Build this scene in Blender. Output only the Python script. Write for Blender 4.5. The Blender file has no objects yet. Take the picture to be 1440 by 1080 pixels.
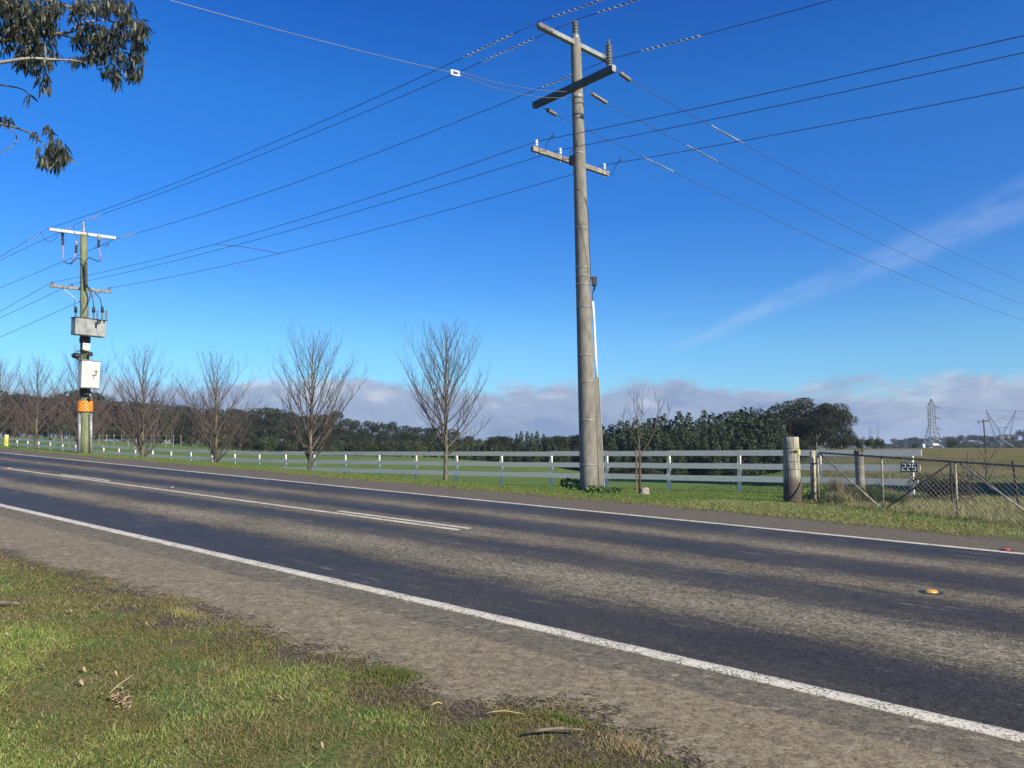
import bpy, math, random
import numpy as np
from mathutils import Vector, Matrix
random.seed(7); RNG = np.random.default_rng(11)
sc = bpy.context.scene
COL = sc.collection
R = math.radians
# ------------------------------------------------------------------ camera and survey helpers
F = 1080.0; CAMZ = 1.5
PITCH = math.atan(82 / 1080)
CP, SP = math.cos(PITCH), math.sin(PITCH)
def ray(x, y):
    return (x - 720.0, F * CP + (y - 540.0) * SP, F * SP - (y - 540.0) * CP)
def atY(x, y, Y):
    a, b, c = ray(x, y); k = Y / b
    return Vector((a * k, Y, CAMZ + c * k))
def proj(P):
    X, Y, Z = P[0], P[1], P[2] - CAMZ
    f = Y * CP + Z * SP; u = -Y * SP + Z * CP
    return (720 + F * X / f, 540 - F * u / f)
DX, DY = -0.7670, 0.6416          # along the road, to the left and away
NX, NY = 0.6416, 0.7670           # across the road, away from the camera
def st(X, Y): return NX * X + NY * Y, DX * X + DY * Y
def xy(s, t): return NX * s + DX * t, NY * s + DY * t
def sm(a, b, x):
    x = max(0.0, min(1.0, (x - a) / (b - a))); return x * x * (3 - 2 * x)
def interp(x, T):
    if x <= T[0][0]: return T[0][1]
    for (a, u), (b, v) in zip(T, T[1:]):
        if x <= b: return u + (v - u) * (x - a) / (b - a)
    return T[-1][1]
def grade(t):
    if t > 95: t = 95 + 40 * (1 - math.exp(-(t - 95) / 40))
    if t < -30: t = -30 - 20 * (1 - math.exp((t + 30) / 20))
    return 0.02484 * t
ZF = [(-60, .02), (-10, .05), (5, .04), (9.85, -.01), (20.6, -.135), (36.2, -.24), (45.9, -.16), (55.4, .04), (65, .39), (74.4, .65), (90, 1.1), (130, 1.6)]
MR = [(-.75, -.009), (-.6, -.0065), (-.5, 0), (-.43, .004), (-.35, .012), (-.25, .018), (-.1, .020), (0, .027), (.05, .032), (.1, .045), (.15, .05), (.33, .05), (.39, .014), (.42, .0085), (.8, .0075)]
def ground(X, Y):
    s, t = st(X, Y)
    z0 = grade(t)
    if s < 15.2: return z0
    zf = interp(t, ZF)
    w = sm(15.2, 20.5, s)
    z = z0 * (1 - w) + zf * w
    if s > 23 and Y > 5:
        r = max(-.8, min(.85, X / Y))
        Ye = Y if Y < 150 else 150 + 70 * (1 - math.exp(-(Y - 150) / 70))
        zz = CAMZ - interp(r, MR) * Ye
        if Y > 215: zz -= 7 * sm(.38, .45, r) * sm(215, 330, Y)
        z = z + (zz - z) * sm(24, 60, s)
    return z
def gpt(x, Y):
    """ground point on the sight line column x at depth Y"""
    X = (x - 720) / F * Y * CP / 1.0 * 1.0055
    return Vector((X, Y, ground(X, Y)))
def gs(x, s):
    r = (x - 720) / 1086.0
    Y = s / (NX * r + NY); X = r * Y
    return Vector((X, Y, ground(X, Y)))

# ------------------------------------------------------------------ materials
def mat(name):
    m = bpy.data.materials.new(name); m.use_nodes = True
    nt = m.node_tree; b = nt.nodes['Principled BSDF']
    return m, nt, b
class NT:
    """small node helper"""
    def __init__(s, nt): s.nt = nt
    def n(s, t, **kw):
        o = s.nt.nodes.new(t)
        for k, v in kw.items():
            if k == 'inp':
                for a, b in v.items():
                    if hasattr(b, 'is_output') or isinstance(b, bpy.types.NodeSocket): s.nt.links.new(b, o.inputs[a])
                    else: o.inputs[a].default_value = b
            else: setattr(o, k, v)
        return o
    def noise(s, vec, scale, detail=4, rough=.55, dist=0):
        o = s.n('ShaderNodeTexNoise', inp={'Scale': scale, 'Detail': detail, 'Roughness': rough, 'Distortion': dist})
        if vec is not None: s.nt.links.new(vec, o.inputs['Vector'])
        return o.outputs['Fac']
    def cells(s, vec, scale, rnd=1.0):
        o = s.n('ShaderNodeTexVoronoi', feature='F1', inp={'Scale': scale, 'Randomness': rnd}); s.nt.links.new(vec, o.inputs['Vector'])
        q = s.n('ShaderNodeSeparateColor'); s.nt.links.new(o.outputs['Color'], q.inputs[0]); return q.outputs[0], o.outputs['Distance']
    def math(s, op, a, b=None, c=None, clamp=False):
        o = s.n('ShaderNodeMath', operation=op, use_clamp=clamp)
        for i, v in enumerate((a, b, c)):
            if v is None: continue
            if isinstance(v, bpy.types.NodeSocket): s.nt.links.new(v, o.inputs[i])
            else: o.inputs[i].default_value = v
        return o.outputs[0]
    def rng(s, v, a, b, c=0, d=1, smooth=True):
        o = s.n('ShaderNodeMapRange', interpolation_type='SMOOTHSTEP' if smooth else 'LINEAR')
        s.nt.links.new(v, o.inputs[0])
        for i, q in zip((1, 2, 3, 4), (a, b, c, d)): o.inputs[i].default_value = q
        return o.outputs[0]
    def mix(s, f, a, b, blend='MIX'):
        o = s.n('ShaderNodeMix', data_type='RGBA', blend_type=blend)
        for i, v in ((0, f), (6, a), (7, b)):
            if isinstance(v, bpy.types.NodeSocket): s.nt.links.new(v, o.inputs[i])
            elif i == 0: o.inputs[0].default_value = v
            else: o.inputs[i].default_value = (*v, 1) if len(v) == 3 else v
        return o.outputs[2]
    def ramp(s, f, stops, interp='LINEAR'):
        o = s.n('ShaderNodeValToRGB'); cr = o.color_ramp; cr.interpolation = interp
        while len(cr.elements) < len(stops): cr.elements.new(.5)
        for e, (p, c) in zip(cr.elements, stops):
            e.position = p; e.color = (c, c, c, 1) if isinstance(c, (int, float)) else (*c, 1)
        s.nt.links.new(f, o.inputs[0]); return o.outputs[0]
    def bump(s, h, strength, dist):
        o = s.n('ShaderNodeBump', inp={'Strength': strength, 'Distance': dist}); s.nt.links.new(h, o.inputs['Height']); return o.outputs[0]
    def link(s, a, b): s.nt.links.new(a, b)
    def pos(s): return s.n('ShaderNodeNewGeometry').outputs['Position']
    def dot(s, v, w):
        o = s.n('ShaderNodeVectorMath', operation='DOT_PRODUCT'); s.nt.links.new(v, o.inputs[0]); o.inputs[1].default_value = w; return o.outputs['Value']
    def comb(s, x, y, z=0.0):
        o = s.n('ShaderNodeCombineXYZ')
        for i, v in enumerate((x, y, z)):
            if isinstance(v, bpy.types.NodeSocket): s.nt.links.new(v, o.inputs[i])
            else: o.inputs[i].default_value = v
        return o.outputs[0]
def plain(name, c1, c2=None, scale=8, rough=.7, metal=0, bump=0, stretch=None, detail=4):
    """two-tone noise material"""
    m, nt, b = mat(name); N = NT(nt)
    b.inputs['Roughness'].default_value = rough; b.inputs['Metallic'].default_value = metal
    if c2 is None: c2 = tuple(x * .8 for x in c1)
    co = N.n('ShaderNodeTexCoord').outputs['Object']
    if stretch:
        mp = N.n('ShaderNodeMapping'); N.link(co, mp.inputs[0]); mp.inputs['Scale'].default_value = stretch; co = mp.outputs[0]
    f = N.noise(co, scale, detail, .6)
    N.link(N.mix(N.rng(f, .35, .65), c1, c2), b.inputs['Base Color'])
    if bump: N.link(N.bump(f, bump, .02), b.inputs['Normal'])
    return m
M = {}
M['concrete'] = plain('weathered_concrete', (.225, .208, .172), (.15, .138, .116), 2.4, .88, 0, .35, (3.5, 3.5, 1.3), 12)
M['galv'] = plain('galvanised_steel', (.33, .335, .33), (.22, .225, .22), 6, .5, .3)
M['galvdark'] = plain('dull_steel', (.10, .115, .12), (.06, .07, .075), 6, .6, .3)
M['oldwood'] = plain('grey_hardwood', (.30, .27, .22), (.15, .13, .11), 5, .85, 0, .5, (1, 1, 1), 8)
M['greenpole'] = plain('treated_pole', (.20, .225, .12), (.12, .135, .075), 4, .85, 0, .4, (4, 4, .5), 8)
M['darkwood'] = plain('dark_post_wood', (.06, .045, .035), (.03, .024, .02), 5, .9, 0, .5, (4, 4, .6), 6)
M['wire'] = plain('dark_conductor', (.035, .028, .045), (.05, .04, .05), 2, .6)
M['wirelight'] = plain('steel_strand', (.19, .19, .19), (.14, .14, .14), 2, .5, .3)
M['white'] = plain('white_plastic', (.82, .83, .82), (.7, .7, .7), 5, .5)
M['damper'] = plain('grey_white_plastic', (.50, .50, .49), (.42, .42, .41), 5, .6)
M['whitebox'] = plain('white_enamel', (.60, .585, .54), (.50, .48, .43), 2.5, .45)
M['greybox'] = plain('grey_painted_steel', (.30, .305, .295), (.21, .215, .21), 2.5, .55)
M['black'] = plain('black_rubber', (.02, .02, .022), (.035, .035, .035), 4, .6)
M['porcelain'] = plain('brown_grey_porcelain', (.17, .165, .17), (.12, .115, .12), 6, .35)
M['wporc'] = plain('white_porcelain', (.75, .75, .73), (.6, .6, .6), 6, .3)
M['pink'] = plain('pink_sleeve', (.45, .22, .30), (.38, .18, .24), 6, .5)
M['red'] = plain('red_plastic', (.50, .07, .06), (.38, .05, .05), 6, .5)
M['amber'] = plain('amber_reflector', (.60, .33, .06), (.45, .24, .05), 20, .4)
M['yellow'] = plain('yellow_paint', (.75, .65, .12), (.65, .55, .1), 6, .6)
M['signgreen'] = plain('dark_green_sign', (.015, .035, .035), (.01, .025, .028), 6, .5)
M['lichen_pipe'] = plain('weathered_gate_pipe', (.42, .38, .28), (.20, .16, .11), 9, .7, .1, .3)
M['pipe_dark'] = plain('rusted_gate_pipe', (.22, .18, .14), (.10, .075, .06), 9, .75, .1, .3)
M['netting'] = plain('galvanised_netting', (.36, .36, .34), (.24, .24, .23), 9, .5, .3)
M['pylon'] = plain('pylon_steel', (.34, .35, .37), (.26, .27, .28), .4, .6, .3)
M['bark'] = plain('young_tree_bark', (.16, .15, .09), (.07, .06, .045), 7, .85, 0, .4, (1, 1, .5), 6)
M['twig'] = plain('purple_brown_twigs', (.11, .08, .07), (.08, .065, .05), 2, .8)
M['twigfar'] = plain('red_brown_twigs', (.085, .05, .043), (.06, .04, .033), .6, .8)
M['gumbark'] = plain('pale_gum_bark', (.38, .34, .29), (.22, .19, .16), 4, .8, 0, .3, (1, 1, .4))
M['fartrunk'] = plain('forest_trunk_bark', (.28, .25, .21), (.12, .10, .08), .8, .9)
M['stone'] = plain('pink_grey_stone', (.42, .35, .29), (.22, .18, .15), 14, .85, 0, .6)
M['deadleaf'] = plain('dry_leaf', (.46, .33, .19), (.26, .17, .10), 30, .7)
M['stick'] = plain('dead_stick', (.20, .16, .12), (.09, .07, .055), 20, .85)
# peeling white fence paint
m, nt, b = mat('peeling_white_paint'); N = NT(nt); M['fence'] = m
g = N.pos(); t_ = N.dot(g, (DX, DY, 0)); z_ = N.dot(g, (0, 0, 1))
v = N.comb(N.math('MULTIPLY', t_, 1.6), N.math('MULTIPLY', z_, 14))
f = N.noise(v, 3, 6, .65)
N.link(N.mix(N.rng(f, .56, .68), (.82, .75, .60), (.42, .38, .31)), b.inputs['Base Color']); b.inputs['Roughness'].default_value = .8
# orange and yellow diagonal hazard stripes
m, nt, b = mat('hazard_stripes'); N = NT(nt); M['hazard'] = m
co = N.n('ShaderNodeTexCoord').outputs['Object']
w = N.math('FRACT', N.math('MULTIPLY', N.math('ADD', N.dot(co, (.87, .5, 0)), N.dot(co, (0, 0, -.9))), 6.2))
N.link(N.mix(N.math('GREATER_THAN', w, .70), (.80, .15, .012), (.85, .42, .05)), b.inputs['Base Color']); b.inputs['Roughness'].default_value = .5

def leafmat(name, a, b2, c=None, rough=.6, transl=.25):
    m, nt, b = mat(name); N = NT(nt)
    r = N.n('ShaderNodeNewGeometry').outputs['Random Per Island']
    oi = N.n('ShaderNodeObjectInfo').outputs['Random']
    col = N.ramp(r, [(0, a), (.6, b2), (1, c or b2)])
    tone = N.rng(oi, 0, 1, .6, 1.5, False)
    col = N.mix(1, col, N.comb(tone, tone, tone), 'MULTIPLY')
    N.link(col, b.inputs['Base Color']); b.inputs['Roughness'].default_value = rough
    if 'Specular IOR Level' in b.inputs: b.inputs['Specular IOR Level'].default_value = .3
    tr = N.n('ShaderNodeBsdfTranslucent'); N.link(col, tr.inputs[0])
    mx = N.n('ShaderNodeMixShader'); mx.inputs[0].default_value = transl
    N.link(b.outputs[0], mx.inputs[1]); N.link(tr.outputs[0], mx.inputs[2])
    N.link(mx.outputs[0], nt.nodes['Material Output'].inputs[0])
    return m
M['gumleaf'] = leafmat('near_gum_leaves', (.020, .027, .016), (.034, .043, .024), (.095, .09, .05), .45, .10)
M['forest'] = leafmat('dark_gum_foliage', (.013, .019, .009), (.025, .033, .014), (.042, .050, .023), .8, .1)
M['forestbrown'] = leafmat('rusty_foliage', (.038, .024, .018), (.06, .036, .026), (.075, .05, .035), .8, .1)
M['pine'] = leafmat('plantation_foliage', (.020, .034, .015), (.034, .053, .022), (.055, .075, .032), .8, .1)
M['bush'] = leafmat('bush_foliage', (.025, .036, .013), (.045, .058, .02), (.07, .08, .03), .7, .15)
M['darkbush'] = leafmat('dark_bush_foliage', (.025, .025, .02), (.045, .04, .03), (.07, .055, .04), .8, .1)  # brown-grey leaves of the dark bushes behind the gate
M['weed'] = leafmat('broad_weed_leaves', (.09, .17, .045), (.16, .26, .08), (.26, .36, .14), .5, .3)
M['blade'] = leafmat('short_green_grass', (.11, .19, .035), (.24, .30, .065), (.48, .42, .17), .6, .35)
M['blademoss'] = leafmat('mossy_grass', (.16, .17, .042), (.27, .24, .08), (.40, .31, .15), .7, .3)
M['bladefar'] = leafmat('verge_grass_blades', (.06, .12, .02), (.11, .17, .035), (.17, .19, .06), .6, .3)
M['straw'] = leafmat('dry_grass_blades', (.36, .27, .14), (.48, .38, .22), (.28, .24, .11), .7, .3)
M['drymix'] = leafmat('rough_pasture_blades', (.14, .16, .05), (.25, .22, .10), (.36, .30, .16), .7, .3)

# ------------------------------------------------------------------ mesh helpers
class MB:
    def __init__(s): s.v = []; s.f = []
    def add(s, vs, fs):
        o = len(s.v); s.v += [tuple(p) for p in vs]; s.f += [tuple(i + o for i in f) for f in fs]
    def box(s, c, size, ax=None, bevel=0):
        """box centred c, half extents along axes ax (3 unit vectors)"""
        c = Vector(c); ax = ax or (Vector((1, 0, 0)), Vector((0, 1, 0)), Vector((0, 0, 1)))
        hx, hy, hz = [q / 2 for q in size]
        if bevel <= 0:
            vs = [c + ax[0] * (i * hx) + ax[1] * (j * hy) + ax[2] * (k * hz) for i in (-1, 1) for j in (-1, 1) for k in (-1, 1)]
            s.add(vs, [(0, 1, 3, 2), (4, 6, 7, 5), (0, 4, 5, 1), (2, 3, 7, 6), (0, 2, 6, 4), (1, 5, 7, 3)])
        else:
            b = bevel; pr = [(hx - b, -hy), (hx, -hy + b), (hx, hy - b), (hx - b, hy), (-hx + b, hy), (-hx, hy - b), (-hx, -hy + b), (-hx + b, -hy)]
            vs = []
            for k, q in ((-hz, b), (-hz + b, 0), (hz - b, 0), (hz, b)):
                for (x, y) in pr:
                    x2 = x - math.copysign(min(q, abs(x)), x); y2 = y - math.copysign(min(q, abs(y)), y)
                    vs.append(c + ax[0] * x2 + ax[1] * y2 + ax[2] * k)
            fs = [(r * 8 + i, r * 8 + (i + 1) % 8, r * 8 + 8 + (i + 1) % 8, r * 8 + 8 + i) for r in range(3) for i in range(8)]
            s.add(vs, fs + [tuple(range(7, -1, -1)), tuple(range(24, 32))])
        return s
    def tube(s, pts, rad, n=6, cap=True):
        pts = [Vector(p) for p in pts]
        if not isinstance(rad, (list, tuple)): rad = [rad] * len(pts)
        o = len(s.v); up = None
        for i, p in enumerate(pts):
            d = (pts[min(i + 1, len(pts) - 1)] - pts[max(i - 1, 0)])
            if d.length < 1e-9: d = Vector((0, 0, 1))
            d.normalize()
            if up is None: up = d.orthogonal().normalized()
            else:
                up = up - d * up.dot(d)
                up = up.normalized() if up.length > 1e-6 else d.orthogonal().normalized()
            w = d.cross(up)
            for k in range(n):
                a = 2 * math.pi * k / n
                s.v.append(tuple(p + (up * math.cos(a) + w * math.sin(a)) * rad[i]))
        for i in range(len(pts) - 1):
            for k in range(n):
                a = o + i * n + k; b = o + i * n + (k + 1) % n
                s.f.append((a, b, b + n, a + n))
        if cap:
            s.f.append(tuple(o + k for k in range(n - 1, -1, -1))); s.f.append(tuple(o + (len(pts) - 1) * n + k for k in range(n)))
        return s
    def build(s, name, m, parent=None, smooth=False, mods=()):
        me = bpy.data.meshes.new(name)
        off = Vector((0, 0, 0))
        if parent is not None: off = WORLD.get(parent.name, Vector((0, 0, 0)))
        elif s.v:
            vx = np.array(s.v); off = Vector(((vx[:, 0].min() + vx[:, 0].max()) / 2, (vx[:, 1].min() + vx[:, 1].max()) / 2, vx[:, 2].min()))
        me.from_pydata([(x - off.x, y - off.y, z - off.z) for x, y, z in s.v], [], s.f)
        me.materials.append(m)
        if smooth: me.polygons.foreach_set('use_smooth', [True] * len(me.polygons))
        me.update()
        o = bpy.data.objects.new(name, me); COL.objects.link(o)
        if parent is not None: o.parent = parent; WORLD[o.name] = off
        else: o.location = off; WORLD[o.name] = off
        return o
WORLD = {}
def insul(mb, a, b, r, sheds=6, n=12):
    """ribbed insulator between two points"""
    a, b = Vector(a), Vector(b); pts = []; rad = []
    for i in range(sheds):
        for q, k in ((.05, .55), (.3, 1), (.5, .95), (.75, .55)):
            pts.append(a.lerp(b, (i + q) / sheds)); rad.append(r * k)
    mb.tube([a] + pts + [b], [r * .5] + rad + [r * .5], n)
def npmesh(name, V, Fc, m, parent=None, off=(0, 0, 0), smooth=False):
    """big mesh from numpy arrays; Fc is (n,k)"""
    me = bpy.data.meshes.new(name); k = Fc.shape[1]
    me.vertices.add(len(V)); me.vertices.foreach_set('co', (V - np.array(off)).astype(np.float32).ravel())
    me.loops.add(Fc.size); me.loops.foreach_set('vertex_index', Fc.astype(np.int32).ravel())
    me.polygons.add(len(Fc)); me.polygons.foreach_set('loop_start', np.arange(0, Fc.size, k, dtype=np.int32))
    me.polygons.foreach_set('loop_total', np.full(len(Fc), k, dtype=np.int32))
    if smooth: me.polygons.foreach_set('use_smooth', np.ones(len(Fc), dtype=bool))
    me.update(calc_edges=True); me.validate()
    me.materials.append(m)
    o = bpy.data.objects.new(name, me); COL.objects.link(o); o.location = off
    if parent is not None: o.parent = parent; o.location = (0, 0, 0)
    return o
def tag(o, label=None, cat=None, group=None, kind=None):
    if label: o['label'] = label
    if cat: o['category'] = cat
    if group: o['group'] = group
    if kind: o['kind'] = kind
    return o
def thing(name, loc, label, cat, group=None):
    o = bpy.data.objects.new(name, None); o.empty_display_size = .3; COL.objects.link(o); o.location = loc
    WORLD[o.name] = Vector(loc)
    return tag(o, label, cat, group)
def copy_tree(o, parent=None):
    c = o.copy(); COL.objects.link(c); c.parent = parent
    for ch in list(o.children): copy_tree(ch, c)
    return c

# ------------------------------------------------------------------ camera, light, sky
cam = bpy.data.cameras.new('camera'); cam.sensor_width = 36; cam.lens = 27; cam.clip_end = 20000; cam.clip_start = .05
co_ = bpy.data.objects.new('camera', cam); COL.objects.link(co_); sc.camera = co_
co_.location = (0, 0, CAMZ); co_.rotation_euler = (math.pi / 2 + PITCH, 0, 0)
SUN_EL = R(29); sdir = Vector((.71, -.70, 0)).normalized()
sunv = Vector((sdir.x * math.cos(SUN_EL), sdir.y * math.cos(SUN_EL), math.sin(SUN_EL)))
sl = bpy.data.lights.new('sun', 'SUN'); sl.energy = 5.0; sl.angle = R(.53); sl.color = (1, .925, .74)
so = bpy.data.objects.new('sun', sl); COL.objects.link(so); so.rotation_euler = sunv.to_track_quat('Z', 'Y').to_euler()
sc.view_settings.view_transform = 'Standard'; sc.view_settings.look = 'None'; sc.view_settings.gamma = 1; sc.view_settings.exposure = .6
w = bpy.data.worlds.new('World'); sc.world = w; w.use_nodes = True; N = NT(w.node_tree)
bg = w.node_tree.nodes['Background']; STR = .12; bg.inputs['Strength'].default_value = STR
sky = N.n('ShaderNodeTexSky', sky_type='NISHITA', sun_disc=False, sun_elevation=SUN_EL, sun_rotation=math.atan2(sdir.x, sdir.y), altitude=300, air_density=1.0, dust_density=.25, ozone_density=2.5)
dirv = N.n('ShaderNodeTexCoord').outputs['Generated']
sep = N.n('ShaderNodeSeparateXYZ'); N.link(dirv, sep.inputs[0]); X_, Y_, Z_ = sep.outputs
hor = N.math('SQRT', N.math('ADD', N.math('MULTIPLY', X_, X_), N.math('MULTIPLY', Y_, Y_)))
el = N.math('DIVIDE', Z_, N.math('MAXIMUM', hor, .001))
az = N.math('ARCTAN2', X_, Y_)
SKYTINT = [(0, (1, 1, 1)), (1, (1, 1, 1))]
EXPO = 1.516
SKYRAMP = [(p, tuple(v / EXPO / 1.6 for v in c)) for p, c in ((0, (.56, .95, 1.25)), (.16, (.47, .93, 1.30)), (.26, (.29, .78, 1.34)), (.38, (.175, .71, 1.41)), (.56, (.135, .74, 1.50)), (.725, (.075, .58, 1.43)), (1, (.06, .53, 1.4)))]
skyc = N.mix(1, N.mix(1, sky.outputs[0], (1.6, 1.6, 1.6), 'MULTIPLY'), N.ramp(N.math('MULTIPLY', N.math('MAXIMUM', el, 0), 1.25), SKYRAMP), 'MULTIPLY')
def C(r, g, b): return (r / STR / EXPO, g / STR / EXPO, b / STR / EXPO)
# cloud bank low on the horizon
av = N.comb(N.math('MULTIPLY', az, 1.0), N.math('MULTIPLY', el, 2.2))
lumps = N.noise(av, 5.0, 2, .5); puffs = N.noise(av, 22.0, 5, .55); fine = N.noise(av, 70, 4, .6)
top = N.math('ADD', N.math('MULTIPLY', lumps, .085), N.math('MULTIPLY', puffs, .05))
top = N.math('ADD', top, N.math('MULTIPLY', fine, .012))
top = N.math('ADD', top, .004)
edge = N.math('SUBTRACT', top, el)
cf = N.rng(edge, -.004, .018)
body = N.noise(av, 7, 6, .62, .6); bil = N.noise(av, 26, 5, .6, .3)
lit = N.math('ADD', N.math('MULTIPLY', N.math('SUBTRACT', body, .5), 2.6), N.math('MULTIPLY', N.math('SUBTRACT', bil, .5), 1.2))
lit = N.math('ADD', lit, N.rng(edge, .06, 0, 0, .42))
ccol = N.mix(N.rng(lit, -.35, .25), C(.23, .31, .53), C(.37, .445, .63))
ccol = N.mix(N.rng(lit, .25, .85), ccol, C(.66, .69, .80))
skyc = N.mix(N.math('MULTIPLY', cf, .93), skyc, ccol)
# a thin streak of high cloud on the right, rising to the right
sx, sy = X_, Y_
rr = N.math('DIVIDE', X_, N.math('MAXIMUM', Y_, .05)); ee = N.math('DIVIDE', Z_, N.math('MAXIMUM', Y_, .05))
mid = N.math('ADD', N.math('MULTIPLY', N.math('SUBTRACT', rr, .185), .415), .115)
mid = N.math('ADD', mid, N.math('MULTIPLY', N.math('SUBTRACT', N.noise(av, 5, 2), .5), .03))
wd = N.rng(rr, .18, .7, .006, .036, False)
dd = N.math('DIVIDE', N.math('ABSOLUTE', N.math('SUBTRACT', ee, mid)), wd)
wisp = N.math('MULTIPLY', N.rng(dd, 1.3, 0), N.rng(rr, .17, .26))
wisp = N.math('MULTIPLY', wisp, N.rng(N.noise(N.comb(N.math('ADD', rr, ee), N.math('MULTIPLY', N.math('SUBTRACT', ee, N.math('MULTIPLY', rr, .4)), 4)), 7, 6, .65), .25, .7))
skyc = N.mix(N.math('MULTIPLY', wisp, .30), skyc, C(.56, .68, .95))
N.link(skyc, bg.inputs['Color'])
# ------------------------------------------------------------------ ground sheet
def axis(lo, hi, segs):
    out = [lo]
    for end, step in segs:
        while out[-1] < end - 1e-6: out.append(min(end, out[-1] + step))
    return out
def geo(a, b, k):
    out = [a]; st_ = abs(k)
    while out[-1] < b: st_ *= 1.12; out.append(out[-1] + st_)
    return out
sv = [-v for v in reversed(geo(2.5, 1400, 1.0))] + axis(-1.5, -1.5, [(2, .5), (3.5, .3), (26, .5), (60, 1.5)]) + geo(60, 1400, 2)[1:]
tv = [-v for v in reversed(geo(10, 1400, 1.0))] + axis(-10, -10, [(80, 1.2)])[1:] + geo(80, 1400, 1.6)[1:]
NEAR0, NEAR1 = 3.2, 4.665
ROAD0, ROAD1 = 4.665, 12.26
V = []
for s in sv:
    for t in tv:
        x, y = xy(s, t); z = ground(x, y)
        z -= .004 * sm(2.0, 2.6, s) * (1 - sm(14.6, 15.2, s))
        V.append((x, y, z))
nt_ = len(tv)
Fc = [(i * nt_ + j, i * nt_ + j + 1, (i + 1) * nt_ + j + 1, (i + 1) * nt_ + j) for i in range(len(sv) - 1) for j in range(nt_ - 1)]
def stcoords(N):
    g = N.pos(); return g, N.dot(g, (NX, NY, 0)), N.dot(g, (DX, DY, 0))
m, nt, b = mat('grassland'); N = NT(nt)
g, S_, T_ = stcoords(N)
fine = N.noise(g, 38, 5, .7); mid = N.noise(g, 2.2, 5, .6); big = N.noise(g, .35, 4, .6); big2 = N.noise(g, .04, 4, .6)
green = N.mix(N.rng(fine, .35, .65), (.055, .09, .022), (.14, .18, .05))
olive = N.mix(N.rng(fine, .35, .65), (.09, .09, .03), (.22, .19, .075))
dirt = N.mix(N.rng(fine, .35, .68), (.050, .038, .027), (.17, .13, .09))
near = N.mix(N.rng(mid, .42, .6), green, olive)
dm = N.math('ADD', N.rng(S_, 2.1, 3.5), N.math('MULTIPLY', N.math('SUBTRACT', mid, .5), 2.6))
near = N.mix(N.rng(dm, .35, .75), near, dirt)
far = N.mix(N.rng(mid, .4, .62), (.095, .145, .028), (.15, .175, .05))
far = N.mix(N.math('MULTIPLY', N.rng(S_, 15.2, 14.0), N.rng(mid, .35, .6)), far, (.13, .11, .065))
padd = N.mix(N.rng(big, .4, .6), (.10, .165, .035), (.14, .18, .05))
dry = N.mix(N.rng(big, .35, .62), (.19, .15, .07), (.15, .135, .05))
sepn = N.n('ShaderNodeSeparateXYZ'); N.link(g, sepn.inputs[0])
ratio = N.math('DIVIDE', sepn.outputs[0], N.math('MAXIMUM', sepn.outputs[1], 1.0))
rough_ = N.noise(g, 1.1, 5, .7); dry = N.mix(N.rng(rough_, .45, .7), dry, (.085, .085, .032)); padd = N.mix(N.math('MULTIPLY', N.rng(rough_, .42, .7), .5), padd, (.075, .11, .03))
dryness = N.rng(N.math('ADD', ratio, N.math('MULTIPLY', N.math('SUBTRACT', big, .5), .05)), .335, .40)
padd = N.mix(dryness, padd, dry)
tfade = N.rng(N.math('ADD', T_, N.math('MULTIPLY', mid, 3)), 7.0, 4.0)
gatez = N.mix(N.rng(mid, .42, .62), (.10, .12, .035), (.20, .165, .085))
far = N.mix(N.math('MULTIPLY', tfade, N.rng(S_, 15.8, 17.6)), far, gatez)
c = N.mix(N.rng(S_, 8, 9), near, far)
c = N.mix(N.rng(S_, 21.5, 25), c, padd)
N.link(c, b.inputs['Base Color']); b.inputs['Roughness'].default_value = .95
b.inputs['Specular IOR Level'].default_value = .1
N.link(N.bump(fine, .6, .03), b.inputs['Normal'])
GR = npmesh('ground', np.array(V), np.array(Fc), m, smooth=True); tag(GR, kind='structure')

def strip(name, s0, s1, t0, t1, z, m, ds=.5, dt=1.0, edge0=None, edge1=None, fray=0):
    ts = list(np.arange(t0, t1, dt)) + [t1]; ns = max(1, int(round((s1 - s0) / ds)))
    V = []
    for t in ts:
        a = s0 + (edge0(t) if edge0 else 0); b_ = s1 + (edge1(t) if edge1 else 0)
        cols = [a + (b_ - a) * i / ns for i in range(ns + 1)]
        if m is M.get('line'): cols = [a - .003] + cols + [b_ + .003]
        for q, s in enumerate(cols):
            x, y = xy(s, t); V.append((x, y, grade(t) + z - (.010 if m is M.get('line') and q in (0, len(cols) - 1) else 0)))
    if m is M.get('line'): ns += 2
    k = ns + 1; EA = [min(i, ns - i) for _t in ts for i in range(ns + 1)]
    Fc = [(i * k + j, i * k + j + 1, (i + 1) * k + j + 1, (i + 1) * k + j) for i in range(len(ts) - 1) for j in range(ns)]
    o = npmesh(name, np.array(V), np.array(Fc)[:, ::-1], m); tag(o, kind='structure')
    if fray:
        P = np.array(V); ss_ = P[:, 0] * NX + P[:, 1] * NY; tt_ = P[:, 0] * DX + P[:, 1] * DY
        d = np.array([(a - (s0 + edge0(t))) if fray < 0 else ((s1 + edge1(t)) - a) for a, t in zip(ss_, tt_)])
        at_ = o.data.attributes.new('rim', 'FLOAT', 'POINT'); at_.data.foreach_set('value', d.astype(np.float32))
    return o
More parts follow.
